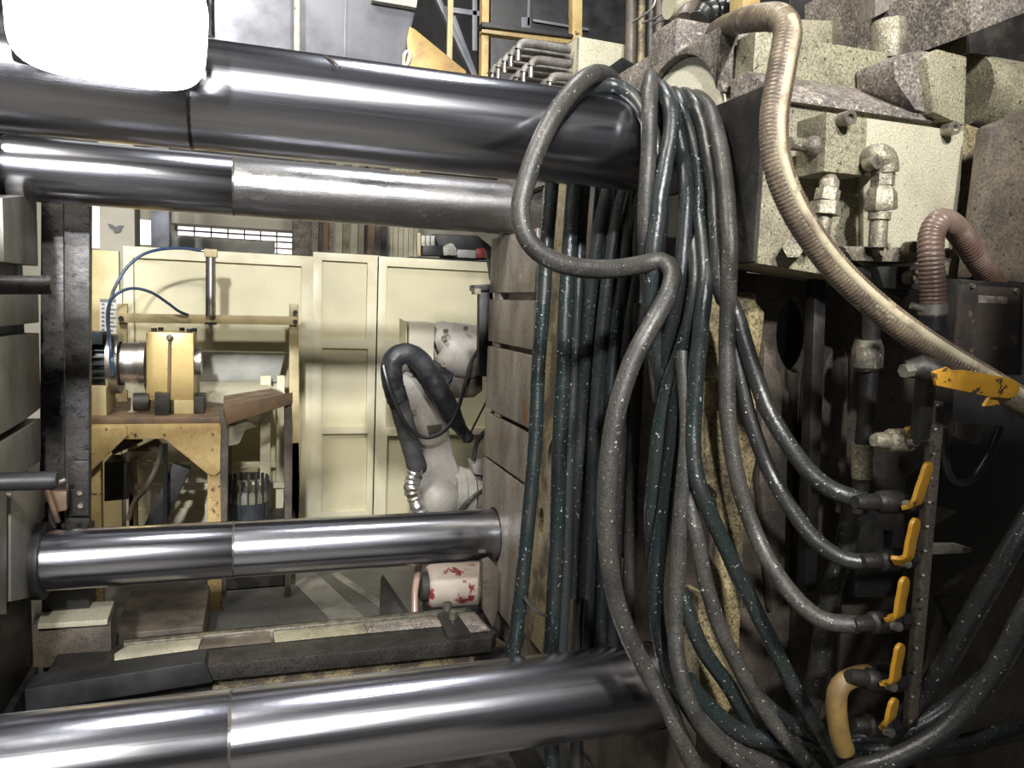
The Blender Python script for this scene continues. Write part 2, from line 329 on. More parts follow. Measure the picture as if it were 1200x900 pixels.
# unseen roof lamps, last two added as fill (the lights above sit right under them)
BL = ('round high bay lamp behind the viewpoint, on the side of the added cabinet shape', 'round high bay lamp behind the viewpoint, farther left', 'unseen round lamp added above the left of the tie bars as fill', 'unseen round lamp added above the fixed platen as fill')
for i, (x, y, z) in enumerate(((0.3, -3.28, 4.55), (-1.02, -3.88, 4.25), (-1.65, 1.15, 5.35), (0.9, 2.6, 5.55))):
    t = T('bay_lamp', BL[i], 'lamp', 'high bay lamps under the roof')
    c = V((x, y, z)); t.part('lamp_hood', M().tube([c, c + Z1 * 0.05, c + Z1 * 0.25], [0.26, 0.24, 0.08], 24), m_duct)
    t.part('lens', M().cyl(c - Z1 * 0.012, c - Z1 * 0.002, 0.22, n=24), m_bay)
    t.part('suspension_rod', M().cyl(c + Z1 * 0.25, V((x, y, 6.5)), 0.01, n=8), m_black)
    t.done()

# ================================================================ tie bars
RB = 0.1; YN, YF = 1.6, 2.865; ZT, ZL = H + 0.367, H - 0.919
def tie_bar(y, z, x0, xs, x1, matl, matr, label, near):
    t = T('tie_bar', label, 'tie bar', 'tie bars between the two platens')
    a = t.part('bar_shaft', M().cyl((xs, y, z), (x1, y, z), RB, n=96), matr)
    t.part('polished_sleeve', M().tube([(x0, y, z), (xs - 0.002, y, z), (xs, y, z)], [RB + 0.0012, RB + 0.0012, RB], 96), matl, label='smoother mirror finished length left of the joint')
    m = M().ring((xs - 0.003, y, z), (xs + 0.003, y, z), RB + 0.0022, RB - 0.01, 96)
    t.part('oil_seam', m, m_oil, label='black oily joint line')
    return t
t = tie_bar(YN, ZT, -0.95, -0.12, 1.3, m_chrome_near, m_chrome, 'thickest upper steel tie bar that the hoses hang over', 1)
t.part('wear_mark', M().tube(spline([PY(381, 66, 1.545), PY(391, 72, 1.525), PY(398, 79, 1.512)], 0.004), 0.0028, 8), m_oil)
t.done()
xs = PY(273, 215, YF - 0.1).x
t = tie_bar(YF, ZT, -0.95, xs, 1.1, m_chrome_near, m_dusty, 'upper tie bar at the back, dusty on its right part', 0)
t.done()
t = tie_bar(YF, ZL, -0.95, PY(273, 645, YF - 0.1).x, 1.1, m_chrome_near, m_chrome, 'lower tie bar at the back, in front of the yellow table legs', 0)
t.part('seal_ring', M().ring((-0.705, YF, ZL), (-0.675, YF, ZL), 0.128, 0.099, 64), m_black)
t.done()
xs = PY(269, 850, 1.53).x
t = tie_bar(YN, ZL, -0.95, xs, 1.1, m_chrome_near, m_chrome_near, 'lower near tie bar crossing the bottom edge with hose shadows on it', 1)
t.part('oil_drip', M().sphere(PY(269, 815, 1.62), 0.009, 10, (0.8, 1, 0.6)), m_oil)
t.done()

# ================================================================ fixed platen (right)
def yzpoly(pts, x): return [V((x, a, b)) for a, b in pts]
def bore(y, z, x, r=0.103): return circ((x, y, z), Y1, Z1, r, 40)
XF = 0.93
t = T('fixed_platen', 'heavy rusty brown platen with slotted face behind the hose bundle', 'machine platen')
t.part('platen_slab', M().prism([yzpoly([(1.40, 0.28), (3.06, 0.28), (3.06, 1.995), (1.435, 1.995), (1.435, 1.66), (1.40, 1.66)], XF)] + [bore(y, z, XF) for y in (YN, YF) for z in (ZT, ZL)], (0.07, 0, 0)), m_brown, 0.004)
ys = [280, 343, 351, 400, 406, 480, 486, 538, 542, 705]
zz = [PX(575, y, 0.9).z for y in ys]
lab = 'bare worn steel block between two clamping slots'
for k in range(5):
    zt, zb = zz[2 * k], zz[2 * k + 1]
    yr = (2.505, 2.50, 2.50, 2.47, 2.53)[k]
    if k in (0, 4):                                    # notch around the tie bar bore
        z0 = ZT if k == 0 else ZL
        l = [(3.05, zb), (yr, zb), (yr, zt), (3.05, zt)]
        loops = [yzpoly(l, 0.9)]
        if k == 4: loops.append(bore(YF, ZL, 0.9, 0.108))
        m = M().prism(loops, (0.04, 0, 0))
    else: m = M().box(0.9, 0.94, yr, 3.05, zb, zt)
    t.part('slot_block', m, m_steel_plate, 0.003)
for y0, y1, y2 in ((343.5, 350.5, 581), (400.5, 405.5, 582), (480.5, 485.5, 584)):
    a = PX(578, y0 + 1, 0.905); t.part('slot_key', M().box(0.905, 0.93, a.y - 0.09, a.y - 0.02, PX(578, y1, 0.905).z, PX(578, y0, 0.905).z), m_steel_plate)
for k in range(1, 5):                                  # nearer blocks, mostly behind the hoses
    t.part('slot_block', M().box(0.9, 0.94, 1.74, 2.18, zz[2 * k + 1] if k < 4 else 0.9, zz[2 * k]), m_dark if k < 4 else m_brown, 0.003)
t.part('centre_strip', M().prism([yzpoly([(2.46, 0.45), (2.46, 1.99), (2.22, 1.99), (2.22, 0.45)], 0.9),
        circ(PX(652, 540, 0.9), Y1, Z1, 0.075, 28, 0.10), circ(PX(634, 612, 0.9), Y1, Z1, 0.022, 20, 0.05)], (0.04, 0, 0)), m_grime_yellow, 0.003)
t.part('bore_ring', M().ring(PX(652, 540, 0.897), PX(652, 540, 0.897) + X1 * 0.012, 0.088, 0.076, 36), m_steel_plate)
t.part('bore_face', M().ring((0.905, YN, ZT), (0.94, YN, ZT), 0.197, 0.103, 64), m_disc, label='pale cream ring above the near tie bar, brightened as if lit')
# arched housing over the near bar
zt = PX(848, 33, 0.9).z
arc = [(1.6 + 0.2 * math.cos(a), ZT + 0.2 * math.sin(a)) for a in [math.radians(x) for x in range(0, 155, 7)]]
t.part('arched_housing', M().prism(yzpoly([(1.415, 2.05), (1.415, zt), (1.86, zt - 0.005), (1.86, ZT)] + arc, 0.885), (0.20, 0, 0)), m_grime, 0.006, label='grime caked housing arched over the near tie bar')
pA = PX(793, 20, 0.885); pB = PX(763, 43, 0.885)
t.part('top_block', M().box(0.885, 1.15, pA.y, pB.y, PX(793, 62, 0.885).z, pA.z), m_grime, 0.005)
t.part('top_block', M().box(0.90, 1.2, pB.y, 3.0, 2.0, PX(745, 74, 0.9).z), m_grime, 0.005)
# near edge of the slab: yellow grimy flange with notches
fl = [(818, 345), (886, 341), (888, 356), (897, 366), (893, 400), (886, 450), (888, 530), (872, 610), (869, 705), (866, 770), (862, 845), (820, 835), (818, 700), (838, 700), (840, 578), (828, 566), (820, 530), (818, 450), (842, 445), (842, 429), (817, 427)]
t.part('flange_edge', M().prism(yp(fl, 1.385), (0, 0.08, 0)), m_grime_yellow, 0.006, label='yellowish grimy casting edge seen between the hoses')
t.part('lower_foot', M().box(0.80, 1.3, 1.4, 3.06, 0.0, 0.27), m_dark, 0.006)
t.done()

# upper body of the machine on the near side
t = T('valve_manifold_block', 'large cream painted block with bolts and oily speckles, upper right', 'machine block')
a = PY(888, 122, 1.25); b = PY(1131, 150, 1.25)
zb = PY(888, 308, 1.25).z
body = t.part('block_body', M().prism([V((0.893, 1.25, PY(887, 110, 1.25).z)), *yp([(1131, 146), (1116, 352), (1010, 330)], 1.25), V((0.893, 1.25, PY(887, 309, 1.25).z))], (0, 0.15, 0)), m_cream, 0.006)
t.part('face_plate', M().prism(yp([(1016, 138), (1130, 154), (1117, 345), (1012, 330), (1012, 205)], 1.235), (0, 0.02, 0)), m_cream_bright, 0.003)
p0 = PY(908, 118, 1.25).x; p1 = PY(1090, 140, 1.25).x
z0 = PY(1000, 130, 1.25).z
led = [(1.235, z0 - 0.004), (1.245, z0 + 0.012), (1.34, z0 + 0.075), (1.40, z0 + 0.075), (1.40, z0 - 0.004)]
t.part('sloping_ledge', M().prism(yzpoly(led, p0), (p1 - p0, 0, 0)), m_grime, 0.005, label='dusty grey sloping ledge')
t.part('upper_band', M().box(p0 + 0.01, p1, 1.34, 1.405, z0 + 0.07, z0 + 0.155), m_cream, 0.006)
t.part('corner_column', M().prism(yp([(1086, 66), (1100, 57), (1134, 66), (1131, 148), (1094, 132)], 1.215), (0, 0.05, 0)), m_cream, 0.006)
t.part('shoulder', M().prism(yp([(1047, 66), (1078, 58), (1100, 62), (1092, 134), (1072, 128), (1048, 92)], 1.235), (0, 0.1, 0)), m_grime, 0.006)
q = [PY(a, b, 1.17) for a, b in ((969, 131), (1017, 140), (1014, 206), (966, 201))]
t.part('side_shade_plate', M().box(0.884, 0.8925, 1.252, 1.45, PY(887, 306, 1.25).z, 2.02), m_dark, label='thin dark plate in place of the shade beside the block')  # dark plate stands in for the shade beside block and bar
sb = t.part('square_block', M().prism(q, (0, 0.1, 0)), m_cream, 0.003, label='small protruding square block')
for (a, b, y) in ((985, 141, 1.17), (1107, 153, 1.235), (1016, 192, 1.16)):
    t.part('socket_bolt', M().bolt(PY(a, b, y), (0, -1, 0), 0.013, 0.026), m_bolt)
t.part('port_plug', M().cyl(PY(925, 168, 1.2), PY(952, 171, 1.2), 0.012), m_fitting)
t.part('port_plug', M().sphere(PY(953, 172, 1.2), 0.02, 12), m_fitting)
t.part('plug_nut', M().cyl(PY(930, 290, 1.2), PY(930, 290, 1.27), 0.02, n=6), m_fitting)
t.done()
t = T('boss_casting', 'rounded cream casting to the right of the cream block', 'machine casting')
c = PY(1145, 112, 1.42); c2 = c + X1 * 0.17
t.part('boss_drum', M().tube([c - X1 * 0.05, c2], 0.085, 36), m_cream)
t.part('boss_collar', M().tube([c2 + X1 * 0.012, c2 + X1 * 0.2], 0.10, 36), m_cream)
t.part('collar_gap', M().tube([c2, c2 + X1 * 0.012], 0.07, 36), m_dark)
t.part('curved_flange', M().prism(yp([(1129, 143), (1157, 152), (1155, 190), (1149, 235), (1137, 262), (1136, 290), (1118, 352), (1108, 340)], 1.30), (0, 0.12, 0)), m_grime_yellow, 0.008)
t.done()
t = one('guard_box', M().prism(yp([(1162, 146), (1225, 122), (1225, 335), (1138, 326), (1150, 240)], 1.16), (0, 0.035, 0)), m_brown, 'brown grey casting box cut by the right edge of the picture', 'machine box', bevel=0.008)
# things on top of the block, upper right corner
t = T('injection_frame', 'grey brown steel frame plates with raised characters above the cream block', 'machine frame')
t.part('frame_plate', M().prism(yp([(1028, -40), (1112, -40), (1114, 58), (1078, 66), (1030, 74)], 1.50), (0, 0.25, 0)), m_grime, 0.004)
t.part('frame_plate', M().prism(yp([(1026, 20), (1108, -22), (1108, -60), (1026, -60)], 1.46), (0, 0.05, 0)), m_steel_plate, 0.003)
t.part('frame_plate', M().prism(yp([(1060, 46), (1112, 28), (1112, 56), (1086, 57), (1060, 66)], 1.46), (0, 0.05, 0)), m_grime, 0.003)
for k, (x, y) in enumerate(((1064, 58), (1070, 56.5), (1076, 55), (1083, 53))):
    cc = PY(x, y, 1.452)
    m = M()
    if k in (0, 2): m.box(cc.x - 0.001, cc.x + 0.0015, 1.448, 1.46, cc.z - 0.006, cc.z + 0.006)
    else:
        m.box(cc.x - 0.004, cc.x - 0.002, 1.448, 1.46, cc.z - 0.006, cc.z + 0.006)
        for dz in (-0.006, 0, 0.005): m.box(cc.x - 0.004, cc.x + 0.004, 1.448, 1.46, cc.z + dz - 0.001, cc.z + dz + 0.001)
    t.part('raised_character', m, m_steel_plate)
t.part('corner_post', M().prism(yp([(1112, -40), (1134, -40), (1133, 62), (1118, 62), (1108, 40)], 1.40), (0, 0.08, 0)), m_grime_yellow, 0.003)
t.done()
one('cable_tray', M().prism(yp([(1137, -40), (1235, -40), (1235, 2), (1138, 40)], 1.25), (0, 0.4, 0)), m_grime, 'dark grey steel box with slanting lower edge in the top right corner', 'machine box', bevel=0.004)
one('rear_casting', M().prism(yp([(1134, 30), (1225, -20), (1225, 130), (1180, 118), (1160, 92), (1140, 78)], 1.72), (0, 0.2, 0)), m_dark, 'shaded dark casting under the slanting steel box', 'machine casting', bevel=0.006)
one('spindle_cap', M().tube([PY(1042, 70, 1.36), PY(1042, 27, 1.36), PY(1042, 24, 1.36)], [0.034, 0.034, 0.031], 28), m_fitting, 'short upright cylinder cap standing on top of the cream block', 'cap')
one('rear_cover_plate', M().prism(yp([(932, 22), (1030, 26), (1030, 62), (932, 54)], 1.62), (0, 0.1, 0)), m_cream, 'cream cover plate lying behind the ribbed conduit bend', 'cover plate', bevel=0.004)
one('rear_black_housing', M().prism(yp([(925, -60), (1032, -60), (1032, 32), (925, 28)], 1.9), (0, 0.3, 0)), m_black, 'black housing above the cream cover plate, top edge', 'machine housing', bevel=0.004)

# ================================================================ casting, pipes and valves in the lower right
def ell(c, r1, r2, y, n=28): return yp([(c[0] + r1 * math.cos(2 * math.pi * i / n), c[1] + r2 * math.sin(2 * math.pi * i / n)) for i in range(n)], y)
t = T('machine_frame_casting', 'shaded brownish casting wall with oval holes behind the valves', 'machine casting')
t.part('web_plate', M().prism([yp([(862, 318), (1125, 345), (1115, 520), (1062, 560), (1058, 980), (850, 1000)], 1.47), ell((934, 392), 24, 45, 1.47), ell((911, 634), 16, 32, 1.47)], (0, 0.05, 0)), m_brown, 0.004)
t.part('dark_void_sheet', M().box(1.32, 3.6, 1.70, 1.74, 0.0, 1.95), m_black)  # black sheet standing in for the unlit depth right of the casting
t.part('rib', M().prism(yp([(962, 440), (975, 408), (990, 404), (996, 420), (993, 600), (984, 830), (944, 860), (950, 620)], 1.40), (0, 0.07, 0)), m_brown, 0.012)
t.part('rib', M().prism(yp([(896, 400), (930, 470), (932, 540), (925, 700), (905, 720), (890, 560)], 1.44), (0, 0.03, 0)), m_brown, 0.01)
t.part('bracket_plate', M().prism([yp([(1003, 585), (1060, 585), (1058, 700), (1002, 700)], 1.36), yp([(1036, 622), (1047, 622), (1046, 643), (1036, 643)], 1.36)], (0, 0.03, 0)), m_dark, 0.003)
t.part('gusset', M().prism(yp([(1088, 590), (1122, 600), (1086, 622)], 1.30), (0, 0.02, 0)), m_brown, 0.002)
t.part('gusset', M().prism(yp([(1120, 495), (1155, 498), (1148, 522), (1118, 512)], 1.22), (0, 0.02, 0)), m_brown, 0.002)
t.done()
t = T('lower_guard_sheet', 'dull olive sheet metal guard at the right edge behind the two thick hoses', 'guard sheet')
t.part('guard_panel', M().prism(yp([(1112, 690), (1140, 668), (1196, 640), (1260, 620), (1260, 1000), (1080, 1000), (1078, 840)], 1.28), (0, 0.02, 0)), m_brown, 0.002)
t.part('guard_fold', M().prism(yp([(1100, 700), (1118, 700), (1135, 735), (1128, 760)], 1.26), (0, 0.02, 0)), m_dark, 0.002)
t.done()
one('square_drain_tube', M().beam(PY(957, 310, 1.34), PY(945, 690, 1.34), 0.030, 0.03), m_dark, 'dark upright square tube crossing the upper oval hole', 'tube', bevel=0.004)
t = T('riser_pipe', 'oily dark upright pipe with a collar fitting left of the yellow levers', 'pipe')
pp = lambda l, y: [PY(a, b, y) for a, b in l]
t.part('pipe_run', M().tube(spline(pp([(1022, 330), (1020, 420), (1012, 520), (1006, 600)], 1.24)), 0.017, 14), m_dark)
t.part('collar', M().tube(pp([(1017, 398), (1017, 408), (1016, 430), (1016, 434)], 1.24), [0.024, 0.030, 0.030, 0.022], 14), m_fitting)
t.part('collar', M().tube(pp([(1011, 520), (1010, 560)], 1.24), [0.022, 0.020], 14), m_fitting)
t.done()
one('loose_drop_hose', M().tube(spline(pp([(1000, 590), (990, 640), (975, 690), (966, 740), (956, 800), (944, 850)], 1.30)), 0.022, 14), m_rubber_dusty, 'speckled thick hose dropping from the riser pipe behind the curved hoses', 'hose')
# clutter of clamps under the cream plate
t = T('clamp_rail', 'dark oily clamp rail with square nuts below the cream block', 'clamp rail')
t.part('rail', M().prism(yp([(988, 288), (1078, 290), (1078, 308), (1000, 306)], 1.17), (0, 0.06, 0)), m_fitting, 0.004)
t.part('clamp_plate', M().prism(yp([(1028, 312), (1080, 312), (1080, 340), (1036, 338)], 1.17), (0, 0.05, 0)), m_dark, 0.004)
for x, y in ((1028, 293), (1062, 292), (1063, 325), (1100, 300)): t.part('clamp_screw', M().bolt(PY(x, y, 1.165), (0, -1, 0), 0.014, 0.02), m_fitting)
t.part('pressure_pipe', M().cyl(PY(985, 305, 1.2), PY(1060, 345, 1.2), 0.01), m_dark)
t.done()
# elbow fitting and check fitting on the cream plate
t = T('elbow_fitting', 'stout pipe elbow with hexagon nuts mounted on the pale cream plate', 'pipe fitting')
t.part('elbow', M().tube(spline([PY(1018, 190, 1.22), PY(1020, 188, 1.17), PY(1030, 183, 1.15), PY(1036, 190, 1.15), PY(1037, 203, 1.15)], 0.006), 0.024, 18), m_fitting)
t.part('hex_nut', M().cyl(PY(1035, 203, 1.15), PY(1034, 218, 1.15), 0.021, n=6), m_fitting)
t.part('hex_nut', M().tube(pp([(1034, 219), (1033, 226), (1032, 244), (1032, 247)], 1.15), [0.02, 0.027, 0.029, 0.026], 6), m_fitting)
t.part('hex_nut', M().cyl(PY(1031, 249, 1.15), PY(1030, 258, 1.15), 0.020, n=12), m_fitting)
t.part('stub_pipe', M().cyl(PY(1030, 258, 1.15), PY(1028, 290, 1.15), 0.016, n=16), m_fitting)
t.done()
t = T('check_fitting', 'smaller pipe union below the square block, left of the elbow', 'pipe fitting')
t.part('union_cap', M().tube(pp([(973, 205), (972, 213), (971, 222)], 1.18), [0.010, 0.018, 0.017], 12), m_fitting)
t.part('hex_nut', M().cyl(PY(971, 222, 1.18), PY(968, 236, 1.18), 0.022, n=6), m_fitting)
t.part('hex_nut', M().cyl(PY(968, 237, 1.18), PY(966, 252, 1.18), 0.027, n=6), m_fitting)
t.part('stub_pipe', M().cyl(PY(966, 252, 1.18), PY(963, 275, 1.18), 0.014, n=14), m_fitting)
t.done()
# big ribbed conduits
def ribbed(pts, r, pitch, amp, n=18):
    c = spline(pts, pitch / 4); return c, [r + amp * (1, 0.3, -1, 0.3)[i % 4] for i in range(len(c))]
cp = [(826, 46, 1.75), (848, 32, 1.50), (872, 24, 1.27), (898, 20, 1.13), (915, 22, 1.09), (923, 38, 1.07), (917, 75, 1.06), (908, 130, 1.05), (908, 175, 1.04), (920, 220, 1.03), (945, 268, 1.02), (985, 320, 1.01), (1040, 370, 0.99), (1100, 412, 0.97), (1160, 448, 0.94), (1230, 490, 0.92)]
t = T('ribbed_conduit', 'long brown ribbed conduit with a pale worn strip sweeping down across the cream block', 'conduit')
pts = [PY(*q) for q in cp]
c, rr = ribbed(pts, 0.0222, 0.0062, 0.00045)
t.part('ribbed_tube', M().tube(c, rr, 20), m_conduit)
c2 = spline(pts, 0.01); m2 = M(); off = []
for i, p in enumerate(c2):
    tt = (c2[min(i + 1, len(c2) - 1)] - c2[max(i - 1, 0)]).normalized()
    tow = (V((0, 0, H)) - p).normalized(); sd = tt.cross(tow).normalized(); nn = sd.cross(tt).normalized()
    if (V((1, 0, 0.4))).dot(sd) < 0: sd = -sd
    off.append(p + (nn * 0.85 + sd * 0.53) * 0.0175)
k = next(i for i, p in enumerate(c2) if (p - pts[5]).length < 0.02)
t.part('worn_strip', M().tube(off[k:], 0.0085, 10), m_conduit_pale, label='pale worn strip along the conduit')
t.done()
t = T('short_conduit_bend', 'reddish brown ribbed conduit bent over like a hook with a steel clamp', 'conduit')
pts = [PY(*q) for q in ((1093, 385, 1.08), (1093, 340, 1.08), (1091, 300, 1.08), (1092, 274, 1.09), (1103, 259, 1.095), (1120, 268, 1.11), (1140, 297, 1.125), (1166, 334, 1.15))]
c, rr = ribbed(pts, 0.0215, 0.0075, 0.0009)
t.part('ribbed_tube', M().tube(c, rr, 20), m_conduit_red)
t.part('hose_clamp', M().tube([PY(1093, 368, 1.08), PY(1093, 356, 1.08)], 0.0245, 24), m_bolt)
t.part('clamp_screw', M().cyl(PY(1068, 358, 1.06), PY(1080, 362, 1.055), 0.006, n=10), m_bolt)
t.part('black_cuff', M().tube([PY(1093, 386, 1.08), PY(1093, 370, 1.08)], 0.0225, 24), m_black)
t.done()
t = T('junction_box', 'dark scratched metal junction box with a faded label behind the conduit', 'junction box')
q = yp([(1122, 327), (1200, 332), (1198, 440), (1112, 436), (1114, 385)], 1.12)
t.part('box_body', M().prism(q, (0, 0.12, 0)), m_dark, 0.003)
t.part('lid', M().prism(yp([(1127, 333), (1196, 338), (1192, 436), (1119, 432)], 1.112), (0, 0.01, 0)), mat('scuffed_brown_lid', (0.10, 0.08, 0.065), (0.055, 0.045, 0.04), 0.5, 0.1, 12, (0.42, 0.6), 0.2, c3=(0.20, 0.17, 0.13), s3=30, thr3=(0.62, 0.68)), 0.002)
t.part('faded_label', M().prism(yp([(1147, 346), (1181, 348), (1180, 356), (1147, 355)], 1.110), (0, 0.003, 0)), m_label)
for x, y in ((1138, 332), (1190, 338)): t.part('lid_screw', M().bolt(PY(x, y + 3, 1.113), (0, -1, 0), 0.005, 0.006), m_bolt)
t.done()
# valve manifold bar and ball valves
t = T('valve_bar', 'narrow upright riveted bar carrying the yellow lever valves', 'bar')
t.part('bar', M().beam(PY(1098, 470, 1.03), PY(1066, 850, 1.03), 0.018, 0.02), m_brown, 0.002)
for k in range(14):
    f = k / 13; t.part('rivet', M().sphere(PY(1099 - 32 * f, 475 + 370 * f, 1.018), 0.0035, 8), m_bolt)
t.done()
G = 'yellow lever ball valves on the upright bar'
def lever(t, top, foot, toe, y, w=0.0125):
    a, b, c = PY(*top, y), PY(*foot, y), PY(*toe, y + 0.02)
    cs = spline([a, (a * 2 + b) / 3 + V((0.001, 0, 0)), (a + b * 2) / 3, b, b * 0.55 + c * 0.45 - V((0, 0, 0.003)), c], 0.004)
    m = M(); n = len(cs); rows = []
    for i, p in enumerate(cs):
        tt = (cs[min(i + 1, n - 1)] - cs[max(i - 1, 0)]).normalized(); f = i * 0.004
        hw = w * min(1.0, math.sqrt(max(0.06, 1 - (1 - min(1, f / w)) ** 2))) * (1.0 if i < n * 0.75 else 0.8)
        sd = tt.cross(V((0.25, -1, 0))).normalized(); dp = sd.cross(tt).normalized()
        rows.append([p + sd * hw + dp * 0.004, p + sd * hw - dp * 0.004, p - sd * hw - dp * 0.004, p - sd * hw + dp * 0.004])
    vs = [q for r_ in rows for q in r_]; fs = [(4 * i + k, 4 * i + (k + 1) % 4, 4 * i + 4 + (k + 1) % 4, 4 * i + 4 + k) for i in range(n - 1) for k in range(4)]
    fs += [(0, 1, 2, 3), (4 * n - 1, 4 * n - 2, 4 * n - 3, 4 * n - 4)]
    m.add(vs, fs); return t.part('lever', m, m_handle, 0.0015, label='yellow lever handle')
vals = [((1089, 458), (1083, 498), (1062, 507), (1024, 516), (1068, 516), 'stubby valve whose lever stands upright just under the long lever', False),
        ((1089, 541), (1074, 588), (1060, 594), (1002, 588), (1070, 588), 'valve feeding the highest curved hose, its lever leaning right', True),
        ((1073, 607), (1064, 652), (1046, 657), (1010, 658), (1062, 655), 'valve with short upright lever above the grey slotted rod end', True),
        ((1060, 676), (1053, 720), (1040, 724), (1000, 732), (1052, 727), 'valve with clean upright lever feeding the lowest curved hose', True),
        ((1055, 754), (1048, 796), (1034, 800), (994, 792), (1046, 800), 'valve with lever beside the yellowish hose elbow', False),
        ((1048, 818), (1043, 842), (1034, 850), (1000, 850), (1040, 850), 'lowest valve, only its lever tip showing above the bottom hoses', False)]
for k, (top, foot, toe, e0, e1, lab, hose) in enumerate(vals):
    t = T('ball_valve', lab, 'valve', G)
    y = 1.045; a = PY(*e0, y); b = PY(*e1, y)
    L_ = b - a
    t.part('valve_body', M().tube([a + L_ * 0.35, a + L_ * 0.42, a + L_ * 0.9, a + L_ * 0.97], [0.014, 0.020, 0.021, 0.016], 14), m_fitting if k == 0 else m_dark, 0.0)
    t.part('hose_tail', M().tube([a, a + L_ * 0.12, a + L_ * 0.36], [0.011, 0.014, 0.015], 12), m_fitting if k < 1 else m_dark)
    t.part('valve_stem', M().cyl((a + b) / 2 + L_ * 0.2 - Y1 * 0.018, (a + b) / 2 + L_ * 0.2 - Y1 * 0.034 + Z1 * 0.004, 0.008, n=10), m_bolt)
    lever(t, top, foot, toe, 1.0)
    t.part('mounting_nut', M().cyl(b, b + X1 * 0.02, 0.017, n=6), m_dark)
    t.done()
t = T('large_lever_valve', 'valve with the long horizontal yellow lever pointing right over the conduit end', 'valve')
q = yp([(1094, 436), (1110, 430), (1118, 434), (1130, 434), (1184, 443), (1194, 448), (1196, 456), (1192, 464), (1182, 467), (1160, 465), (1098, 452)], 0.90)
t.part('lever', M().prism([q, circ(PY(1179, 455, 0.90), X1, Z1, 0.0045, 14)], (0, 0.006, 0)), m_handle, 0.0015, label='long yellow lever with a hole at its end')
t.part('lever_hook', M().prism(yp([(1160, 466), (1167, 466), (1172, 474), (1154, 476)], 0.91), (0, 0.006, 0)), m_handle)
t.part('valve_body', M().tube([PY(1062, 433, 0.97), PY(1078, 430, 0.96), PY(1100, 438, 0.95)], [0.014, 0.020, 0.021], 12), m_dark)
t.part('hex_nut', M().cyl(PY(1058, 435, 0.96), PY(1070, 433, 0.96), 0.011, n=6), m_bolt)
t.part('valve_neck', M().cyl(PY(1085, 440, 0.97), PY(1078, 510, 1.0), 0.016, n=12), m_dark)
t.done()
t = T('yellow_hose_elbow', 'yellowed curved hose elbow below the valves', 'hose elbow')
t.part('elbow', M().tube(spline(pp([(1030, 790), (1005, 792), (985, 803), (980, 825), (984, 860), (990, 880)], 1.06)), 0.018, 14), mat('yellowed_elbow_coating', (0.20, 0.13, 0.04), (0.12, 0.075, 0.03), 0.5, 0.0, 12))
t.part('band', M().tube(pp([(1038, 789), (1030, 790), (1018, 791)], 1.06), 0.020, 14), m_dark)
t.done()
one('slotted_rod_end', M().prism(yp([(1080, 642), (1100, 638), (1124, 638), (1140, 643), (1138, 648), (1100, 650), (1080, 650)], 1.08), (0, 0.015, 0)), m_bolt, 'dull grey tapering rod end right of the levers', 'rod', bevel=0.003)
one('drooping_cable', M().tube(spline(pp([(1105, 500), (1108, 540), (1118, 565), (1140, 560), (1160, 530), (1172, 500)], 1.15)), 0.008, 10), m_wire, 'black cable drooping in a curve below the long yellow lever', 'cable')

# ================================================================ hoses
def hose(pts, r, m, label, group, name='hydraulic_hose', cat='hose', n=14):
    P = []
    for px, py, y in pts:
        if 1.20 < y < 1.53 and px > 745:               # keep clear of the machine's near corner
            f = min(1, max(0, (py - 260) / 70)); xl = 0.85 - 0.04 * f; ym = 1.19 + 0.10 * f
            r_ = ray(px, py); yx = r_.y * xl / r_.x
            y = min(y, max(yx, ym) + (y - 1.42) * 0.35)
        P.append([px, py, y])
    for _ in range(2):                                 # ease sudden changes of depth
        ys = [p[2] for p in P]
        for i in range(1, len(P) - 1): P[i][2] = 0.25 * ys[i - 1] + 0.5 * ys[i] + 0.25 * ys[i + 1] if P[i][0] > 745 and ys[i] < 1.45 else ys[i]
    P = [PY(*q) for q in P]
    return one(name, M().tube(spline(P, 0.012), r, n), m, label, cat, group)
G = 'hoses slung over the near upper tie bar'
hose([(712, 330, 1.86), (716, 250, 1.80), (720, 160, 1.76), (722, 112, 1.70), (716, 93, 1.62), (700, 86, 1.55), (680, 97, 1.48), (655, 127, 1.445), (632, 170, 1.43), (616, 215, 1.42), (610, 250, 1.41), (620, 283, 1.40), (645, 304, 1.395), (680, 314, 1.395), (720, 315, 1.40), (752, 310, 1.425), (774, 306, 1.425), (788, 318, 1.37), (783, 345, 1.345), (764, 380, 1.34), (745, 415, 1.34), (730, 455, 1.34), (719, 500, 1.34), (713, 550, 1.34), (711, 600, 1.34), (713, 650, 1.34), (721, 700, 1.345), (738, 748, 1.35), (760, 790, 1.36), (781, 824, 1.39), (794, 856, 1.42), (812, 895, 1.45)], 0.0190, m_rubber_dusty, 'grey hose making the wide loop at the left of the bundle', G)
hose([(634, 172, 1.475), (655, 135, 1.49), (675, 112, 1.53), (697, 102, 1.56), (720, 101, 1.56), (742, 114, 1.53), (757, 137, 1.49), (768, 170, 1.475), (774, 210, 1.47), (774, 260, 1.47), (768, 320, 1.455), (764, 370, 1.44), (770, 410, 1.44), (776, 440, 1.44), (778, 480, 1.45)], 0.0165, m_slate, 'bluish hose curving over the bar just under the wide loop', G)
hose([(700, 420, 1.90), (712, 300, 1.84), (738, 180, 1.78), (757, 110, 1.72), (762, 90, 1.62), (762, 96, 1.49), (761, 130, 1.45), (760, 180, 1.44), (757, 230, 1.44), (756, 270, 1.445), (758, 310, 1.455), (762, 360, 1.46), (768, 420, 1.46), (774, 470, 1.46)], 0.0165, m_rubber_dusty, 'dusty hose dropping straight down with its rounded crown in front', G)
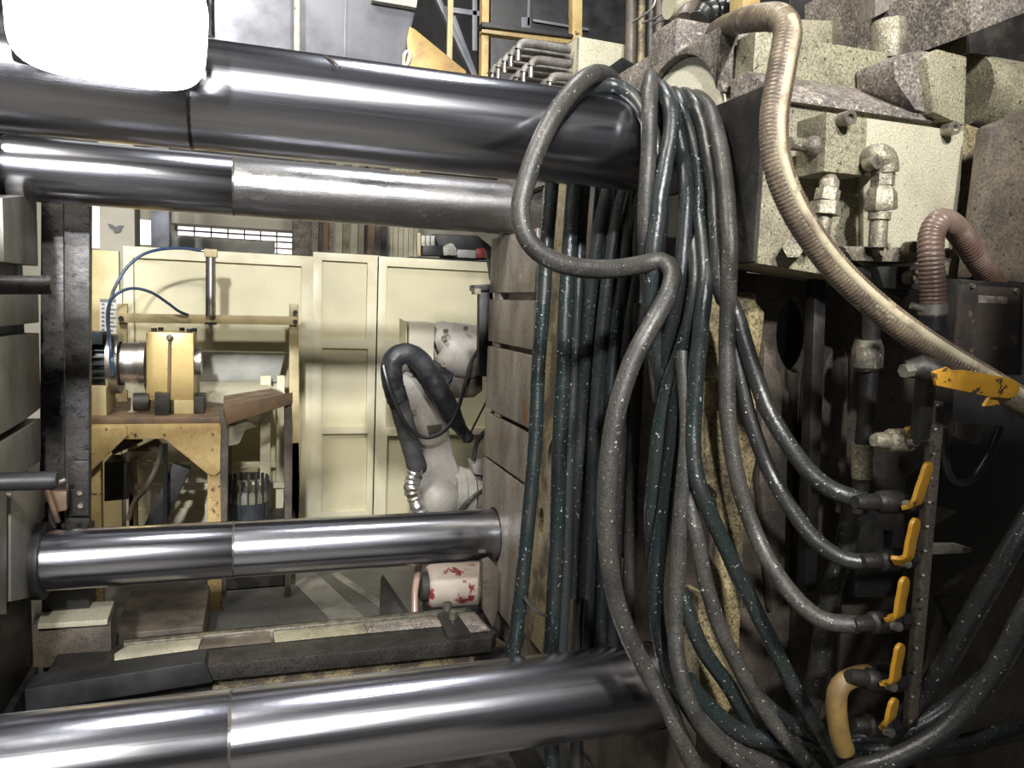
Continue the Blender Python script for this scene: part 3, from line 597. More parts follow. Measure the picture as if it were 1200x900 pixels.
hose([(672, 700, 1.86), (680, 500, 1.84), (700, 280, 1.80), (735, 160, 1.76), (760, 108, 1.66), (772, 102, 1.55), (783, 118, 1.47), (787, 140, 1.45), (785, 165, 1.44), (780, 190, 1.43), (777, 210, 1.425), (773, 232, 1.42), (771, 258, 1.42), (767, 285, 1.415), (765, 310, 1.415), (762, 340, 1.42), (763, 375, 1.43), (768, 400, 1.43), (774, 440, 1.45)], 0.0170, m_slate, 'shiny green grey hose crossing left in front of the dusty one', G)
hose([(688, 700, 1.80), (700, 450, 1.80), (722, 260, 1.78), (752, 160, 1.74), (772, 112, 1.64), (782, 112, 1.53), (789, 135, 1.475), (795, 158, 1.46), (800, 180, 1.455), (803, 205, 1.42), (805, 232, 1.41), (804, 255, 1.405), (802, 280, 1.40), (800, 305, 1.40), (797, 330, 1.41), (793, 355, 1.425), (789, 380, 1.43), (784, 400, 1.44), (781, 430, 1.45)], 0.0170, m_slate, 'teal tinged hose running down the middle of the bundle', G)
hose([(806, 215, 1.475), (812, 260, 1.47), (816, 300, 1.45), (817, 330, 1.425), (813, 362, 1.41), (805, 392, 1.40), (796, 420, 1.395), (786, 445, 1.39), (779, 475, 1.39), (773, 505, 1.39), (769, 540, 1.39), (766, 575, 1.395), (764, 605, 1.40), (766, 650, 1.41)], 0.0170, m_teal, 'wet teal hose bowing out to the left halfway down the bundle', G)
hose([(803, 430, 1.42), (797, 460, 1.40), (792, 490, 1.39), (788, 528, 1.38), (783, 565, 1.375), (779, 600, 1.37), (773, 637, 1.37), (769, 670, 1.37), (768, 702, 1.37), (771, 735, 1.38), (777, 765, 1.39), (785, 790, 1.41), (797, 812, 1.44), (818, 846, 1.47), (840, 875, 1.48)], 0.0172, m_teal, 'glossy teal hose passing down in front of the lower near tie bar end', G)
hose([(704, 760, 1.76), (712, 500, 1.78), (735, 280, 1.78), (766, 160, 1.74), (785, 115, 1.64), (792, 111, 1.54), (800, 126, 1.48), (808, 147, 1.46), (815, 172, 1.45), (820, 197, 1.445), (822, 222, 1.44), (821, 250, 1.44), (824, 275, 1.435), (826, 300, 1.43), (827, 325, 1.43), (825, 350, 1.43), (822, 375, 1.43), (820, 400, 1.425), (817, 425, 1.42), (815, 455, 1.42), (813, 490, 1.415), (812, 520, 1.40), (815, 553, 1.38), (822, 578, 1.36), (838, 615, 1.33), (852, 645, 1.31), (865, 675, 1.29), (878, 700, 1.27), (890, 725, 1.26), (903, 750, 1.24), (920, 785, 1.22), (937, 818, 1.20), (955, 850, 1.18), (975, 882, 1.17), (992, 912, 1.16)], 0.0158, m_teal, 'long teal hose slanting away to the bottom edge at right', G)
hose([(800, 410, 1.405), (801, 432, 1.40), (804, 458, 1.395), (806, 488, 1.38), (806, 515, 1.37), (804, 540, 1.36), (801, 570, 1.35), (798, 603, 1.345), (796, 637, 1.34), (794, 670, 1.34), (792, 700, 1.34), (791, 735, 1.34), (793, 767, 1.335), (798, 792, 1.33), (806, 818, 1.32), (818, 842, 1.31), (834, 864, 1.30), (855, 885, 1.29), (885, 908, 1.28)], 0.0165, m_rubber_dusty, 'grey hose in front that swings right along the bottom', G)
hose([(718, 760, 1.74), (728, 500, 1.76), (748, 280, 1.78), (780, 165, 1.74), (796, 118, 1.64), (803, 111, 1.54), (815, 123, 1.48), (825, 147, 1.46), (830, 172, 1.45), (834, 197, 1.445), (838, 222, 1.445), (839, 247, 1.445), (841, 275, 1.45), (842, 305, 1.45), (843, 330, 1.44), (848, 350, 1.42), (857, 358, 1.40), (865, 375, 1.37), (872, 400, 1.34), (880, 425, 1.31), (890, 455, 1.28), (902, 485, 1.24), (922, 518, 1.19), (946, 550, 1.13), (970, 571, 1.09), (998, 583, 1.06), (1012, 587, 1.05)], 0.0160, m_rubber, 'dark hose swinging out to the second lever valve from the top', G)
hose([(735, 760, 1.72), (742, 500, 1.76), (758, 280, 1.78), (792, 165, 1.74), (808, 122, 1.64), (815, 113, 1.54), (830, 126, 1.48), (838, 147, 1.46), (844, 172, 1.45), (848, 197, 1.445), (851, 222, 1.44), (853, 250, 1.43), (855, 280, 1.42), (855, 305, 1.41), (854, 335, 1.40), (853, 365, 1.39), (852, 397, 1.38), (852, 430, 1.37), (852, 465, 1.36), (854, 497, 1.345), (857, 522, 1.33), (861, 546, 1.31), (867, 572, 1.29), (875, 598, 1.27), (884, 622, 1.24), (894, 645, 1.21), (907, 668, 1.18), (925, 693, 1.14), (945, 714, 1.10), (968, 728, 1.07), (1005, 732, 1.05)], 0.0160, m_rubber_dusty, 'rightmost hose of the bundle, curving to the fourth lever valve', G)
hose([(852, 375, 1.43), (858, 400, 1.41), (863, 420, 1.39), (868, 447, 1.36), (875, 478, 1.33), (884, 507, 1.30), (897, 542, 1.26), (912, 572, 1.22), (930, 600, 1.17), (950, 627, 1.12), (970, 645, 1.09), (992, 656, 1.065), (1018, 659, 1.05)], 0.0148, m_rubber, 'black hose curving to the valve above the grey rod end', G)
hose([(806, 560, 1.41), (810, 600, 1.39), (815, 623, 1.38), (820, 647, 1.37), (826, 677, 1.35), (833, 703, 1.33), (842, 732, 1.31), (853, 757, 1.29), (865, 780, 1.27), (875, 799, 1.26), (886, 818, 1.24), (901, 840, 1.22), (918, 862, 1.20), (938, 884, 1.19), (962, 912, 1.18)], 0.0155, m_rubber_dusty, 'speckled hose slanting down right just left of the long teal one', G)
hose([(797, 690, 1.40), (804, 711, 1.40), (811, 732, 1.39), (819, 752, 1.38), (829, 770, 1.37), (843, 789, 1.36), (855, 806, 1.35), (866, 826, 1.34), (880, 850, 1.34)], 0.0158, m_teal, 'short visible teal hose crossing the brown casting near the bottom', G)
G2 = 'hoses lying across the bottom right corner'
hose([(805, 795, 1.37), (814, 811, 1.36), (830, 829, 1.35), (848, 845, 1.33), (865, 856, 1.31), (885, 864, 1.29), (920, 868, 1.26), (955, 872, 1.22), (985, 876, 1.18), (1018, 882, 1.14), (1050, 880, 1.12), (1090, 877, 1.10), (1133, 871, 1.09), (1168, 862, 1.08), (1230, 846, 1.07)], 0.0185, m_teal, 'teal hose running almost level along the bottom to the right edge', G2)
hose([(890, 820, 1.32), (910, 838, 1.28), (940, 856, 1.24), (977, 867, 1.20), (1017, 866, 1.16), (1050, 859, 1.13), (1083, 846, 1.11), (1110, 829, 1.10), (1133, 812, 1.10), (1153, 796, 1.11), (1180, 780, 1.14)], 0.0175, m_slate, 'slate hose sagging above the level teal hose', G2)
hose([(1040, 865, 1.08), (1060, 840, 1.05), (1087, 808, 1.02), (1111, 772, 1.0), (1134, 730, 0.98), (1153, 697, 0.96), (1170, 668, 0.95), (1190, 632, 0.94), (1225, 575, 0.93)], 0.0185, m_rubber, 'thick black hose rising steeply to the right edge, upper of two', G2)
hose([(980, 915, 1.02), (1007, 902, 0.99), (1040, 893, 0.96), (1077, 876, 0.94), (1110, 854, 0.92), (1138, 825, 0.91), (1160, 795, 0.90), (1180, 762, 0.89), (1202, 718, 0.88), (1240, 650, 0.87)], 0.0175, m_rubber, 'thick black hose rising to the right edge, lower and nearer of two', G2)
hose([(815, 830, 1.36), (830, 847, 1.35), (847, 865, 1.34), (868, 881, 1.33), (892, 893, 1.32), (930, 908, 1.31)], 0.0180, m_rubber_dusty, 'grey hose under the level teal hose at the bottom edge', G2)
hose([(850, 850, 1.38), (880, 862, 1.36), (915, 880, 1.34), (950, 893, 1.31), (1000, 905, 1.28)], 0.0170, m_rubber, 'dark hose tucked beneath the crossing hoses at the bottom', G2)
# hoses and rods hanging behind the bar, in front of the platen face
G3 = 'upright hoses behind the near upper tie bar'
hang = [([(650, 150, 1.86), (646, 225, 1.85), (641, 280, 1.84), (637, 350, 1.83), (631, 430, 1.82), (627, 520, 1.80), (619, 610, 1.78), (611, 690, 1.76), (600, 780, 1.74)], 0.0185, m_teal, 'leftmost upright teal hose leaning left to the lower near tie bar'),
        ([(680, 150, 1.84), (672, 225, 1.83), (668, 280, 1.82), (663, 350, 1.81), (660, 430, 1.80), (655, 540, 1.79), (652, 640, 1.78), (648, 720, 1.77), (645, 800, 1.76), (648, 930, 1.75)], 0.0200, m_teal, 'second upright teal hose with a shadow band across it'),
        ([(692, 150, 1.86), (684, 225, 1.86), (680, 280, 1.86), (677, 350, 1.85), (672, 450, 1.85), (666, 550, 1.84), (664, 640, 1.83), (660, 720, 1.83), (655, 800, 1.82)], 0.0165, m_slate, 'third upright hose, partly covered by the second'),
        ([(712, 150, 1.88), (704, 225, 1.88), (699, 290, 1.87), (696, 360, 1.87), (690, 440, 1.86), (686, 520, 1.86), (684, 600, 1.85), (680, 700, 1.85), (676, 800, 1.85), (676, 930, 1.84)], 0.0185, m_rubber, 'greasy black upright hose right of the pale gap'),
        ([(728, 150, 1.80), (720, 240, 1.80), (714, 320, 1.80), (706, 420, 1.80), (702, 520, 1.80), (696, 620, 1.80), (690, 720, 1.80), (686, 800, 1.80)], 0.0150, m_black, 'thin shaded upright hose left of the grey loop hose'),
        ([(742, 150, 1.78), (735, 240, 1.78), (730, 330, 1.78), (724, 430, 1.80), (716, 560, 1.82), (706, 640, 1.83), (700, 720, 1.84), (694, 800, 1.84)], 0.0165, m_rubber, 'shaded upright hose directly behind the grey loop hose'),
        ([(752, 180, 1.76), (746, 260, 1.77), (742, 380, 1.78), (742, 480, 1.80), (740, 560, 1.81), (738, 640, 1.82), (734, 800, 1.83)], 0.0130, m_rubber, 'thin wet upright hose seen between loop hose and bundle')]
for pts, r, m, lab in hang: hose(pts, r, m, lab, G3, n=12)
G4 = 'thin pale rods between the upright hoses'
for a, b, r, lab in (((697, 225), (686, 480), 0.0028, 'bright thin rod between third and fourth upright hose'), ((714, 226), (708, 330), 0.0026, 'short bright rod beside the greasy black upright hose'), ((745, 230), (734, 400), 0.003, 'thin pale rod nearest the front bundle'), ((725, 242), (702, 560), 0.0055, 'flat pale rod widening downward between the black upright hoses')):
    one('guide_rod', M().cyl(PY(*a, 1.92), PY(*b, 1.92), r, n=8), m_steel_plate, lab, 'rod', G4)
one('crossing_hook_wire', M().tube(spline([PY(614, 700, 1.73), PY(625, 713, 1.73), PY(640, 722, 1.73)], 0.006), 0.005, 8), m_rubber_dusty, 'thin dusty wire hooked between two upright hoses low down', 'wire')

# ================================================================ unseen cabinet added right of the viewer to shade the lower right
t = T('shade_blocker', 'tall grey cabinet shape added right of the viewpoint, outside the picture, to cast shade', 'cabinet')
t.part('cabinet_body', M().box(0.87, 1.97, -0.25, 0.15, 0.0, 2.30), m_duct, 0.01)
t.part('door', M().box(0.90, 1.41, 0.15, 0.165, 0.12, 2.22), m_duct, 0.004)
t.part('door', M().box(1.43, 1.94, 0.15, 0.165, 0.12, 2.22), m_duct, 0.004)
t.done()

# ================================================================ moving platen (left)
XL = -0.70
t = T('moving_platen', 'grey steel platen with slotted plates at the left edge', 'machine platen')
t.part('platen_slab', M().prism([yzpoly([(1.2, 0.25), (3.02, 0.25), (3.02, 2.1), (1.2, 2.1)], -0.76)] + [bore(y, z, -0.76, 0.104) for y in (YN, YF) for z in (ZT, ZL)], (-0.5, 0, 0)), m_dark, 0.004)
for l in ([(3, 232), (43, 228), (45, 312), (5, 307)], [(-20, 344), (45, 342), (46, 378), (-20, 385)], [(-20, 397), (46, 390), (48, 478), (30, 492), (-20, 522)], [(-20, 532), (30, 502), (48, 490), (48, 540), (30, 553), (-20, 556)], [(13, 578), (28, 572), (52, 572), (54, 604), (40, 625), (36, 700), (13, 705)], [(-30, 575), (8, 575), (8, 720), (-30, 720)]):
    t.part('slot_plate', M().prism(xp(l, XL), (-0.05, 0, 0)), m_left_plate, 0.003)
t.part('platen_foot', M().box(-1.2, -0.74, 2.3, 3.0, 0, 0.25), m_dark)
t.done()
G = 'round ejector rods sticking out of the moving platen'
one('ejector_rod', M().tube([PY(-60, 334, 2.45), PY(57, 334, 2.45), PY(61, 334, 2.45)], [0.026, 0.026, 0.022], 20), m_post, 'dull ejector rod at the left edge just under the tie bars', 'rod', G)
one('ejector_rod', M().tube([PY(-60, 566, 2.4), PY(62, 563, 2.4), PY(67, 563, 2.4)], [0.026, 0.026, 0.022], 20), m_black, 'oily black ejector rod at the left edge above the lower bar', 'rod', G)
t = T('guide_post', 'tall dark scuffed steel post between the moving platen and the motor', 'post')
t.part('post_front', M().prism(yp([(48, 230), (74, 230), (76, 640), (46, 640)], 3.12), (0, 0.1, 0)), m_post, 0.003)
t.part('post_flange', M().prism(yp([(75, 225), (105, 225), (104, 640), (77, 640)], 3.08), (0, 0.05, 0)), m_post, 0.003)
t.part('corner_bracket', M().prism(yp([(80, 548), (86, 540), (104, 540), (104, 605), (80, 605)], 3.05), (0, 0.03, 0)), m_dark, 0.003)
for x, y in ((94, 577), (95, 592)): t.part('bracket_bolt', M().bolt(PY(x, y, 3.05), (0, -1, 0), 0.009, 0.012), m_bolt)
t.part('clip', M().prism(yp([(60, 480), (74, 480), (74, 489), (62, 487)], 3.10), (0, 0.02, 0)), m_dark)
t.part('post_base', M().box(PY(48, 600, 3.1).x, PY(104, 600, 3.1).x, 3.08, 3.2, 0.0, 0.72), m_dark)
t.done()
t = T('limit_switch', 'small rusty red limit switch bracket low beside the dark post', 'switch')
t.part('switch_body', M().prism(yp([(53, 575), (78, 576), (78, 598), (60, 602)], 2.98), (0, 0.04, 0)), m_rusty, 0.002)
t.part('switch_arm', M().cyl(PY(54, 570, 2.95), PY(68, 612, 2.95), 0.010, n=8), m_rusty)
t.part('plunger', M().cyl(PY(66, 566, 2.95), PY(77, 562, 2.95), 0.008, n=8), m_bolt)
t.done()

# ================================================================ floodlight upper left
t = T('floodlight', 'glaring square floodlight in front of the upper tie bars, top left', 'lamp')
c = PY(130, 26, 1.33); n = (V((0.15, -0.6, H - 0.25)) - c).normalized(); n = (V((0.05, 0.0, 1.35)) - c).normalized()
u = n.cross(Z1).normalized(); w = u.cross(n)
t.part('lamp_housing', M().obox(c - n * 0.035, u * 0.13, w * 0.085, n * 0.028), m_black, 0.012)
sq = lambda a, b, k=40: [c + u * a * math.copysign(abs(math.cos(2 * math.pi * i / k)) ** 0.5, math.cos(2 * math.pi * i / k)) + w * b * math.copysign(abs(math.sin(2 * math.pi * i / k)) ** 0.5, math.sin(2 * math.pi * i / k)) for i in range(k)]
t.part('lens', M().prism(sq(0.135, 0.088), n * 0.005), m_lamp)  # lens hung before the bar so its shape takes in the glare
t.part('yoke', M().tube([c - n * 0.04 + u * 0.145, c - n * 0.04 + u * 0.145 + Z1 * 0.12, c - n * 0.04 + Z1 * 0.16, c - n * 0.04 - u * 0.145 + Z1 * 0.12, c - n * 0.04 - u * 0.145], 0.007, 8), m_black)
t.part('hanger_rod', M().cyl(c - n * 0.04 + Z1 * 0.16, V((c.x - n.x * 0.04, c.y - n.y * 0.04, 6.5)), 0.008, n=8), m_black)
t.done()

# ================================================================ machine base with guide rail
t = T('machine_bed', 'greasy black machine base under the lower back tie bar', 'machine base')
bx0, bx1 = -0.68, 0.79
t.part('base_body', M().box(bx0, bx1, 2.78, 3.0, 0.0, 0.29), m_dark, 0.006)
t.part('base_side', M().prism(yp([(296, 772), (575, 745), (600, 760), (600, 830), (240, 850), (250, 800)], 2.74), (0, 0.03, 0)), m_grime_yellow, 0.006, label='gritty yellowish side of the base under the rail')
t.part('side_step', M().prism(yp([(28, 808), (240, 775), (250, 800), (30, 835)], 2.62), (0, 0.1, 0)), m_black, 0.006)
t.part('front_sill', M().box(bx0, 0.80, 2.0, 2.3, 0.0, 0.12), m_dark, 0.006)
t.done()
m_rail = mat('oily_dark_rail', (0.055, 0.052, 0.046), (0.03, 0.028, 0.025), 0.4, 0.5, 8, (0.42, 0.62), 0.2, grain=0.5, gs=150)
t = T('guide_rail', 'long flat guide rail lying along the base, with pale inlaid strips', 'rail')
def zq(l, z): return [PZ(a, b, z) for a, b in l]
zr = 0.36
t.part('rail_bar', M().prism(zq([(128, 762), (150, 748), (548, 711), (582, 741), (576, 748), (118, 792)], zr), (0, 0, -0.055)), m_rail, 0.003)
t.part('rail_lip', M().prism(zq([(145, 750), (546, 712), (546, 715), (145, 754)], zr + 0.012), (0, 0, -0.02)), m_bolt, 0.001)
for l, mm, lb in (([(134, 766), (150, 756), (236, 748), (232, 760), (134, 773)], m_cream_bright, 'pale inlay at the left end'), ([(237, 748), (316, 740), (318, 752), (233, 760)], m_brown, 'brownish inlay'), ([(320, 740), (425, 730), (431, 741), (322, 752)], m_cream, 'pale gritty inlay'), ([(426, 730), (512, 722), (519, 733), (432, 741)], m_grime, 'grey gritty inlay'), ([(536, 719), (556, 717), (574, 738), (552, 741)], m_grime, None)):
    t.part('inlay_strip', M().prism(zq(l, zr + 0.006), (0, 0, -0.004)), mm, 0.001, label=lb)
t.part('rail_stop', M().prism(zq([(513, 718), (534, 716), (550, 742), (524, 744)], zr + 0.02), (0, 0, -0.03)), m_dark, 0.003)
for x, y in ((524, 711), (531, 721)): t.part('stop_bolt', M().bolt(PZ(x, y + 4, zr + 0.02), (0, 0, 1), 0.017, 0.03), m_bolt)
t.done()
t = T('wear_block', 'low block with a bright speckled top beside the guide rail, lower left', 'block')
t.part('top_plate', M().prism(zq([(52, 708), (134, 704), (126, 726), (44, 731)], 0.42), (0, 0, -0.02)), m_cream_bright, 0.002)
a = PZ(40, 732, 0.40); b = PZ(128, 728, 0.40)
t.part('block_body', M().prism(zq([(42, 709), (136, 705), (130, 729), (38, 733)], 0.399), (0, 0, -0.16)), m_brown, 0.004)
t.done()
one('rail_end_plate', M().prism(yp([(566, 658), (574, 655), (585, 668), (583, 715), (578, 737), (566, 715)], 2.74), (0, 0.03, 0)), m_brown, 'brown curved plate at the right end of the guide rail', 'plate', bevel=0.003)
t = T('stained_motor', 'pale cylindrical motor casing blotched with red below the back tie bar', 'motor')
a = PY(500, 687, 3.35); b = PY(568, 684, 3.35)
t.part('motor_casing', M().tube([a, a + X1 * 0.02, b - X1 * 0.02, b], [0.085, 0.10, 0.10, 0.09], 28), m_pink)
t.part('end_cap', M().tube([a - X1 * 0.05, a - X1 * 0.03, a], [0.03, 0.065, 0.07], 24), m_dark)
t.part('mounting_foot', M().box(a.x, b.x, 3.27, 3.43, a.z - 0.14, a.z - 0.08), m_dark)
t.part('stand', M().box(a.x + 0.02, b.x - 0.02, 3.28, 3.42, 0, a.z - 0.14), m_dark)
t.done()
one('pinkish_tube', M().tube(spline([PY(495, 640, 3.02), PY(490, 668, 3.02), PY(486, 695, 3.0), PY(486, 724, 2.96)], 0.02), 0.014, 12), m_copper, 'pinkish flexible tube rising from the guide rail', 'tube')
one('floor_wedge_plate', M().prism([PY(446, 678, 3.7), PY(476, 722, 3.4), PY(444, 735, 3.4)], (0.02, 0.06, 0)), m_dark, 'thin dark triangular plate standing on the floor left of the stained motor', 'plate')
t = T('low_floor_cabinet', 'low dark cabinet with an ochre edge standing behind the lower bar', 'cabinet')
a = PY(264, 668, 4.3); b = PY(346, 712, 4.3)
t.part('cabinet_body', M().box(a.x, b.x, 4.3, 4.6, b.z, 0.36), m_dark, 0.005)
t.part('ochre_edge', M().prism(yp([(334, 655), (341, 655), (341, 704), (334, 704)], 4.29), (0, 0.02, 0)), m_ochre)
t.part('base_plate', M().box(a.x, b.x - 0.03, 4.28, 4.6, 0.0, b.z), m_black)
t.done()
one('oil_pan', M().box(PY(136, 700, 3.5).x, PY(240, 700, 3.5).x, 3.4, 3.9, 0.0, 0.18), m_brown, 'low brown oil pan on the floor under the yellow table', 'pan', bevel=0.01)

# ================================================================ yellow fence of framed sheets
YFn = 5.0
def fence(name, outer, holes, lab, mf=None, ms=None):
    t = T(name, lab, 'fence panel', 'cream yellow framed fence panels')
    def r4(x0, y0, x1, y1, y): a = PY(x0, y0, y); b = PY(x1, y1, y); return [V((a.x, y, a.z)), V((b.x, y, a.z)), V((b.x, y, b.z)), V((a.x, y, b.z))]
    o = r4(*outer, YFn); o[2].z = o[3].z = 0.04
    hs = []
    for h in holes:
        q = r4(*h, YFn); hs.append(q)
        if q[2].z < 0.2: q[2].z = q[3].z = 0.12
    t.part('frame', M().prism([o] + hs, (0, 0.05, 0)), mf or m_fence_frame, 0.004)
    for q in hs: t.part('infill_sheet', M().box(q[0].x - 0.01, q[1].x + 0.01, YFn + 0.032, YFn + 0.045, q[2].z - 0.01, q[0].z + 0.01), ms or m_fence)
    for x in (o[0].x + 0.03, o[1].x - 0.03): t.part('foot', M().box(x - 0.02, x + 0.02, YFn, YFn + 0.05, 0, 0.05), m_dark)
    t.done()
fence('framed_fence', (144, 288, 364, 620), [(156, 302, 352, 414), (156, 424, 352, 590)], 'widest fence panel, behind the table with the gearbox')
fence('framed_fence', (367, 295, 438, 620), [(378, 305, 429, 397), (378, 408, 429, 499), (378, 509, 429, 598)], 'narrow fence panel with three stacked sheets in the middle')
fence('framed_fence', (442, 300, 660, 620), [(454, 312, 650, 402), (454, 412, 650, 500), (454, 511, 650, 598)], 'fence panel behind the robot, cut by the fixed platen')
for k, (x0, x1) in enumerate(((362, 370), (435, 446))): one('gap_backing_strip', M().box(PY(x0, 400, 5.06).x, PY(x1, 400, 5.06).x, 5.055, 5.10, 0, PY(x0, 300, 5.06).z), m_dark, ('dark strip added to darken the gap left of the narrow fence panel', 'dark strip added to darken the gap right of the narrow fence panel')[k], 'post', 'dark strips behind the fence gaps')  # dark strips added behind the fence so its gaps stay dark
t = T('ochre_side_panel', 'darker ochre panel left of the fence behind the dark post', 'fence panel')
a = PY(96, 292, 5.1); b = PY(143, 600, 5.1)
t.part('panel', M().box(a.x, b.x, 5.1, 5.14, 0.0, a.z), m_fence_dark, 0.004)
q = yp([(117, 350), (136, 351), (136, 402), (117, 401)], 5.09)
sg = t.part('wall_chart', M().prism(q, (0, 0.006, 0)), m_sign, label='white chart with dark printed ticks')
mm = M()
for k in range(9):
    y = 356 + k * 5; p = PY(119, y, 5.086); mm.box(p.x, p.x + 0.015, 5.085, 5.09, p.z - 0.006, p.z + 0.004)
    p = PY(126, y + 1, 5.086); mm.box(p.x, p.x + 0.03 * (1 + k % 2 * 0.5), 5.085, 5.09, p.z - 0.004, p.z + 0.002)
p = PY(117, 350, 5.085); q2 = PY(136, 354, 5.085); mm.box(p.x, q2.x, 5.084, 5.09, q2.z, p.z)
t.part('chart_print', mm, m_print, parent=sg)
t.part('chart_holder', M().prism(yp([(136, 340), (143, 340), (143, 400), (136, 400)], 5.08), (0, 0.02, 0)), m_sheet_grey)
t.done()
# beige column with the small winged mark, grey column
t = T('beige_column', 'beige column with a small dark winged mark above the fence', 'column')
p = PY(116, 240, 6.6); q = PY(158, 290, 6.6)
t.part('column_shaft', M().box(p.x, q.x, 6.6, 6.9, 0, 3.2), m_wall, 0.005)
cx = PY(135.5, 268, 6.59)
t.part('winged_mark', M().prism([cx + V((a * 0.009, 0, b * 0.009)) for a, b in ((-6, 4), (-2, 3), (0, 1.5), (3, 3), (6.5, 3), (5, 1), (4, -2), (1, -3.6), (-1, -3.6), (-2, -1), (-5, 1))], (0, 0.008, 0)), m_print)
t.done()
one('grey_column', M().box(PY(177, 250, 7.2).x, PY(198, 250, 7.2).x, 7.2, 7.4, 0, 3.4), m_duct, 'blue grey column between the daylit windows', 'column')
p = PY(344, 262, 6.4); q = PY(366, 295, 6.4)
one('stone_grey_pillar', M().box(p.x, q.x, 6.4, 6.6, 0, 3.4), m_grime, 'rough grey pillar right of the window grille', 'column')
t = T('slat_curtain', 'brown and grey upright slats hanging above the narrow fence panel', 'curtain')
for k, (x0, x1, mm) in enumerate(((367, 373, m_grime), (373, 379, m_brown), (379, 385, m_rusty), (385, 391, m_grime), (393, 401, m_cream_bright), (402, 410, m_cream), (411, 419, m_cream_bright), (420, 426, m_cream), (427, 430, m_dark), (431, 438, m_rusty), (439, 446, m_brown), (447, 454, m_dark))):
    t.part('slat', M().box(PY(x0, 280, 6.2).x, PY(x1, 280, 6.2).x, 6.2 + 0.02 * (k % 2), 6.23 + 0.02 * (k % 2), 0.0, 3.3), mm)
t.done()
t = T('corrugated_screen', 'pale corrugated screen above the robot fence panel', 'screen')
for k in range(6):
    x = 455 + k * 6; t.part('screen_strip', M().box(PY(x, 280, 6.3).x, PY(x + 5.4, 280, 6.3).x, 6.3, 6.34 + 0.01 * (k % 2), 0.0, 3.2), m_cream_bright)
t.done()
# odds and ends on top of the robot fence
G = 'things lying along the top behind the robot fence panel'
def small(name, l, y, d, m, lab, cat, bev=0.004): one(name, M().prism(yp(l, y), (0, d, 0)), m, lab, cat, G, bevel=bev)
sh = T('equipment_shelf', 'dark shelf carrying small electrical equipment behind the fence', 'shelf')
p = PY(480, 300, 5.25); q = PY(620, 300, 5.25)
sh.part('shelf_board', M().box(p.x, q.x + 0.1, 5.2, 5.6, p.z - 0.03, p.z - 0.005), m_dark)
for x in (p.x + 0.02, q.x): sh.part('leg', M().box(x, x + 0.04, 5.25, 5.3, 0, p.z - 0.03), m_dark)
sh.done()
small('contactor_row', [(496, 288), (519, 287), (520, 300), (496, 299)], 5.24, 0.1, m_black, 'black row of small contactors left on the shelf', 'device')
for k, x in enumerate((494, 499.5, 505)): small('white_breaker', [(x, 276), (x + 4.5, 276), (x + 4.5, 288), (x, 288)], 5.3, 0.06, m_white_post, ('first', 'middle', 'last')[k] + ' of three narrow white breakers above the contactors', 'device', 0.002)
small('white_rag', [(514, 292), (526, 285), (531, 284), (536, 292), (538, 300), (512, 300)], 5.25, 0.1, m_white_post, 'crumpled white rag beside the contactors', 'rag', 0.02)
small('grey_canister', [(536, 292), (558, 293), (558, 303), (536, 302)], 5.26, 0.12, m_sheet_grey, 'pale grey canister lying between rag and red bottle', 'canister', 0.01)
small('red_bottle', [(558, 291), (569, 290), (571, 303), (558, 303)], 5.25, 0.08, m_red, 'dull red bottle next to the fixed platen edge', 'bottle', 0.015)
small('dark_device', [(508, 274), (560, 276), (580, 292), (580, 304), (520, 304)], 5.42, 0.12, m_black, 'dark machine part standing behind the white rag', 'device', 0.01)
small('yellow_strip', [(489, 273), (493, 273), (493, 300), (489, 300)], 5.3, 0.03, m_ochre_pale, 'narrow yellow strip left of the white breakers', 'strip', 0.001)

# ================================================================ table with motor and gearbox
YT = 4.0
t = T('machine_table', 'ochre painted steel table with chipped triangular gussets carrying the gearbox', 'table')
zt = PY(180, 492, YT).z; xa, xb = PY(90, 490, YT).x, PY(259, 490, YT).x
t.part('table_top', M().box(xa, xb, YT, YT + 0.75, zt - 0.02, zt + 0.012), m_rusty, 0.003, label='oily brown table top')
t.part('apron', M().box(xa, xb, YT - 0.01, YT + 0.03, PY(180, 514, YT).z, zt - 0.02), m_ochre, 0.003)
t.part('gusset', M().prism(yp([(90, 501), (148, 501), (150, 510), (103, 556), (90, 556)], YT - 0.02), (0, 0.012, 0)), m_ochre, 0.002)
t.part('gusset', M().prism(yp([(189, 500), (259, 499), (258, 552), (252, 558), (244, 556), (190, 512)], YT - 0.02), (0, 0.012, 0)), m_ochre, 0.002)
for (x0, x1, y) in ((106, 118, YT), (243, 261, YT), (150, 160, YT + 0.68), (262, 272, YT + 0.68)):
    p, q = PY(x0, 560, y).x, PY(x1, 560, y).x; t.part('leg', M().box(p, q, y, y + 0.06, 0, zt - 0.02), m_ochre, 0.003)
t.part('corner_post', M().prism(yp([(257, 490), (260, 476), (268, 482), (265, 700), (260, 700)], YT - 0.01), (0, 0.05, 0)), m_brown, 0.002)
t.part('brace', M().beam(PY(145, 538, YT + 0.2), PY(188, 518, YT + 0.2), 0.03, 0.05), m_rusty, 0.003)
t.part('brace', M().beam(PY(130, 528, YT + 0.4), PY(165, 512, YT + 0.4), 0.03, 0.05), m_rusty, 0.003)
t.part('lower_shelf', M().box(xa + 0.05, xb - 0.05, YT + 0.1, YT + 0.7, 0.22, 0.25), m_brown)
t.done()
t = T('gearbox', 'yellowed square gearbox with bolts on top standing on the table', 'gearbox')
y = 4.12; a = PY(171, 389, y); b = PY(227, 476, y)
t.part('gearbox_body', M().box(a.x, b.x, y, y + 0.22, zt + 0.08, a.z), m_brass, 0.004)
t.part('base_flange', M().box(PY(204, 470, y).x, b.x + 0.01, y - 0.01, y + 0.22, zt + 0.012, zt + 0.08), m_ochre_pale, 0.003)
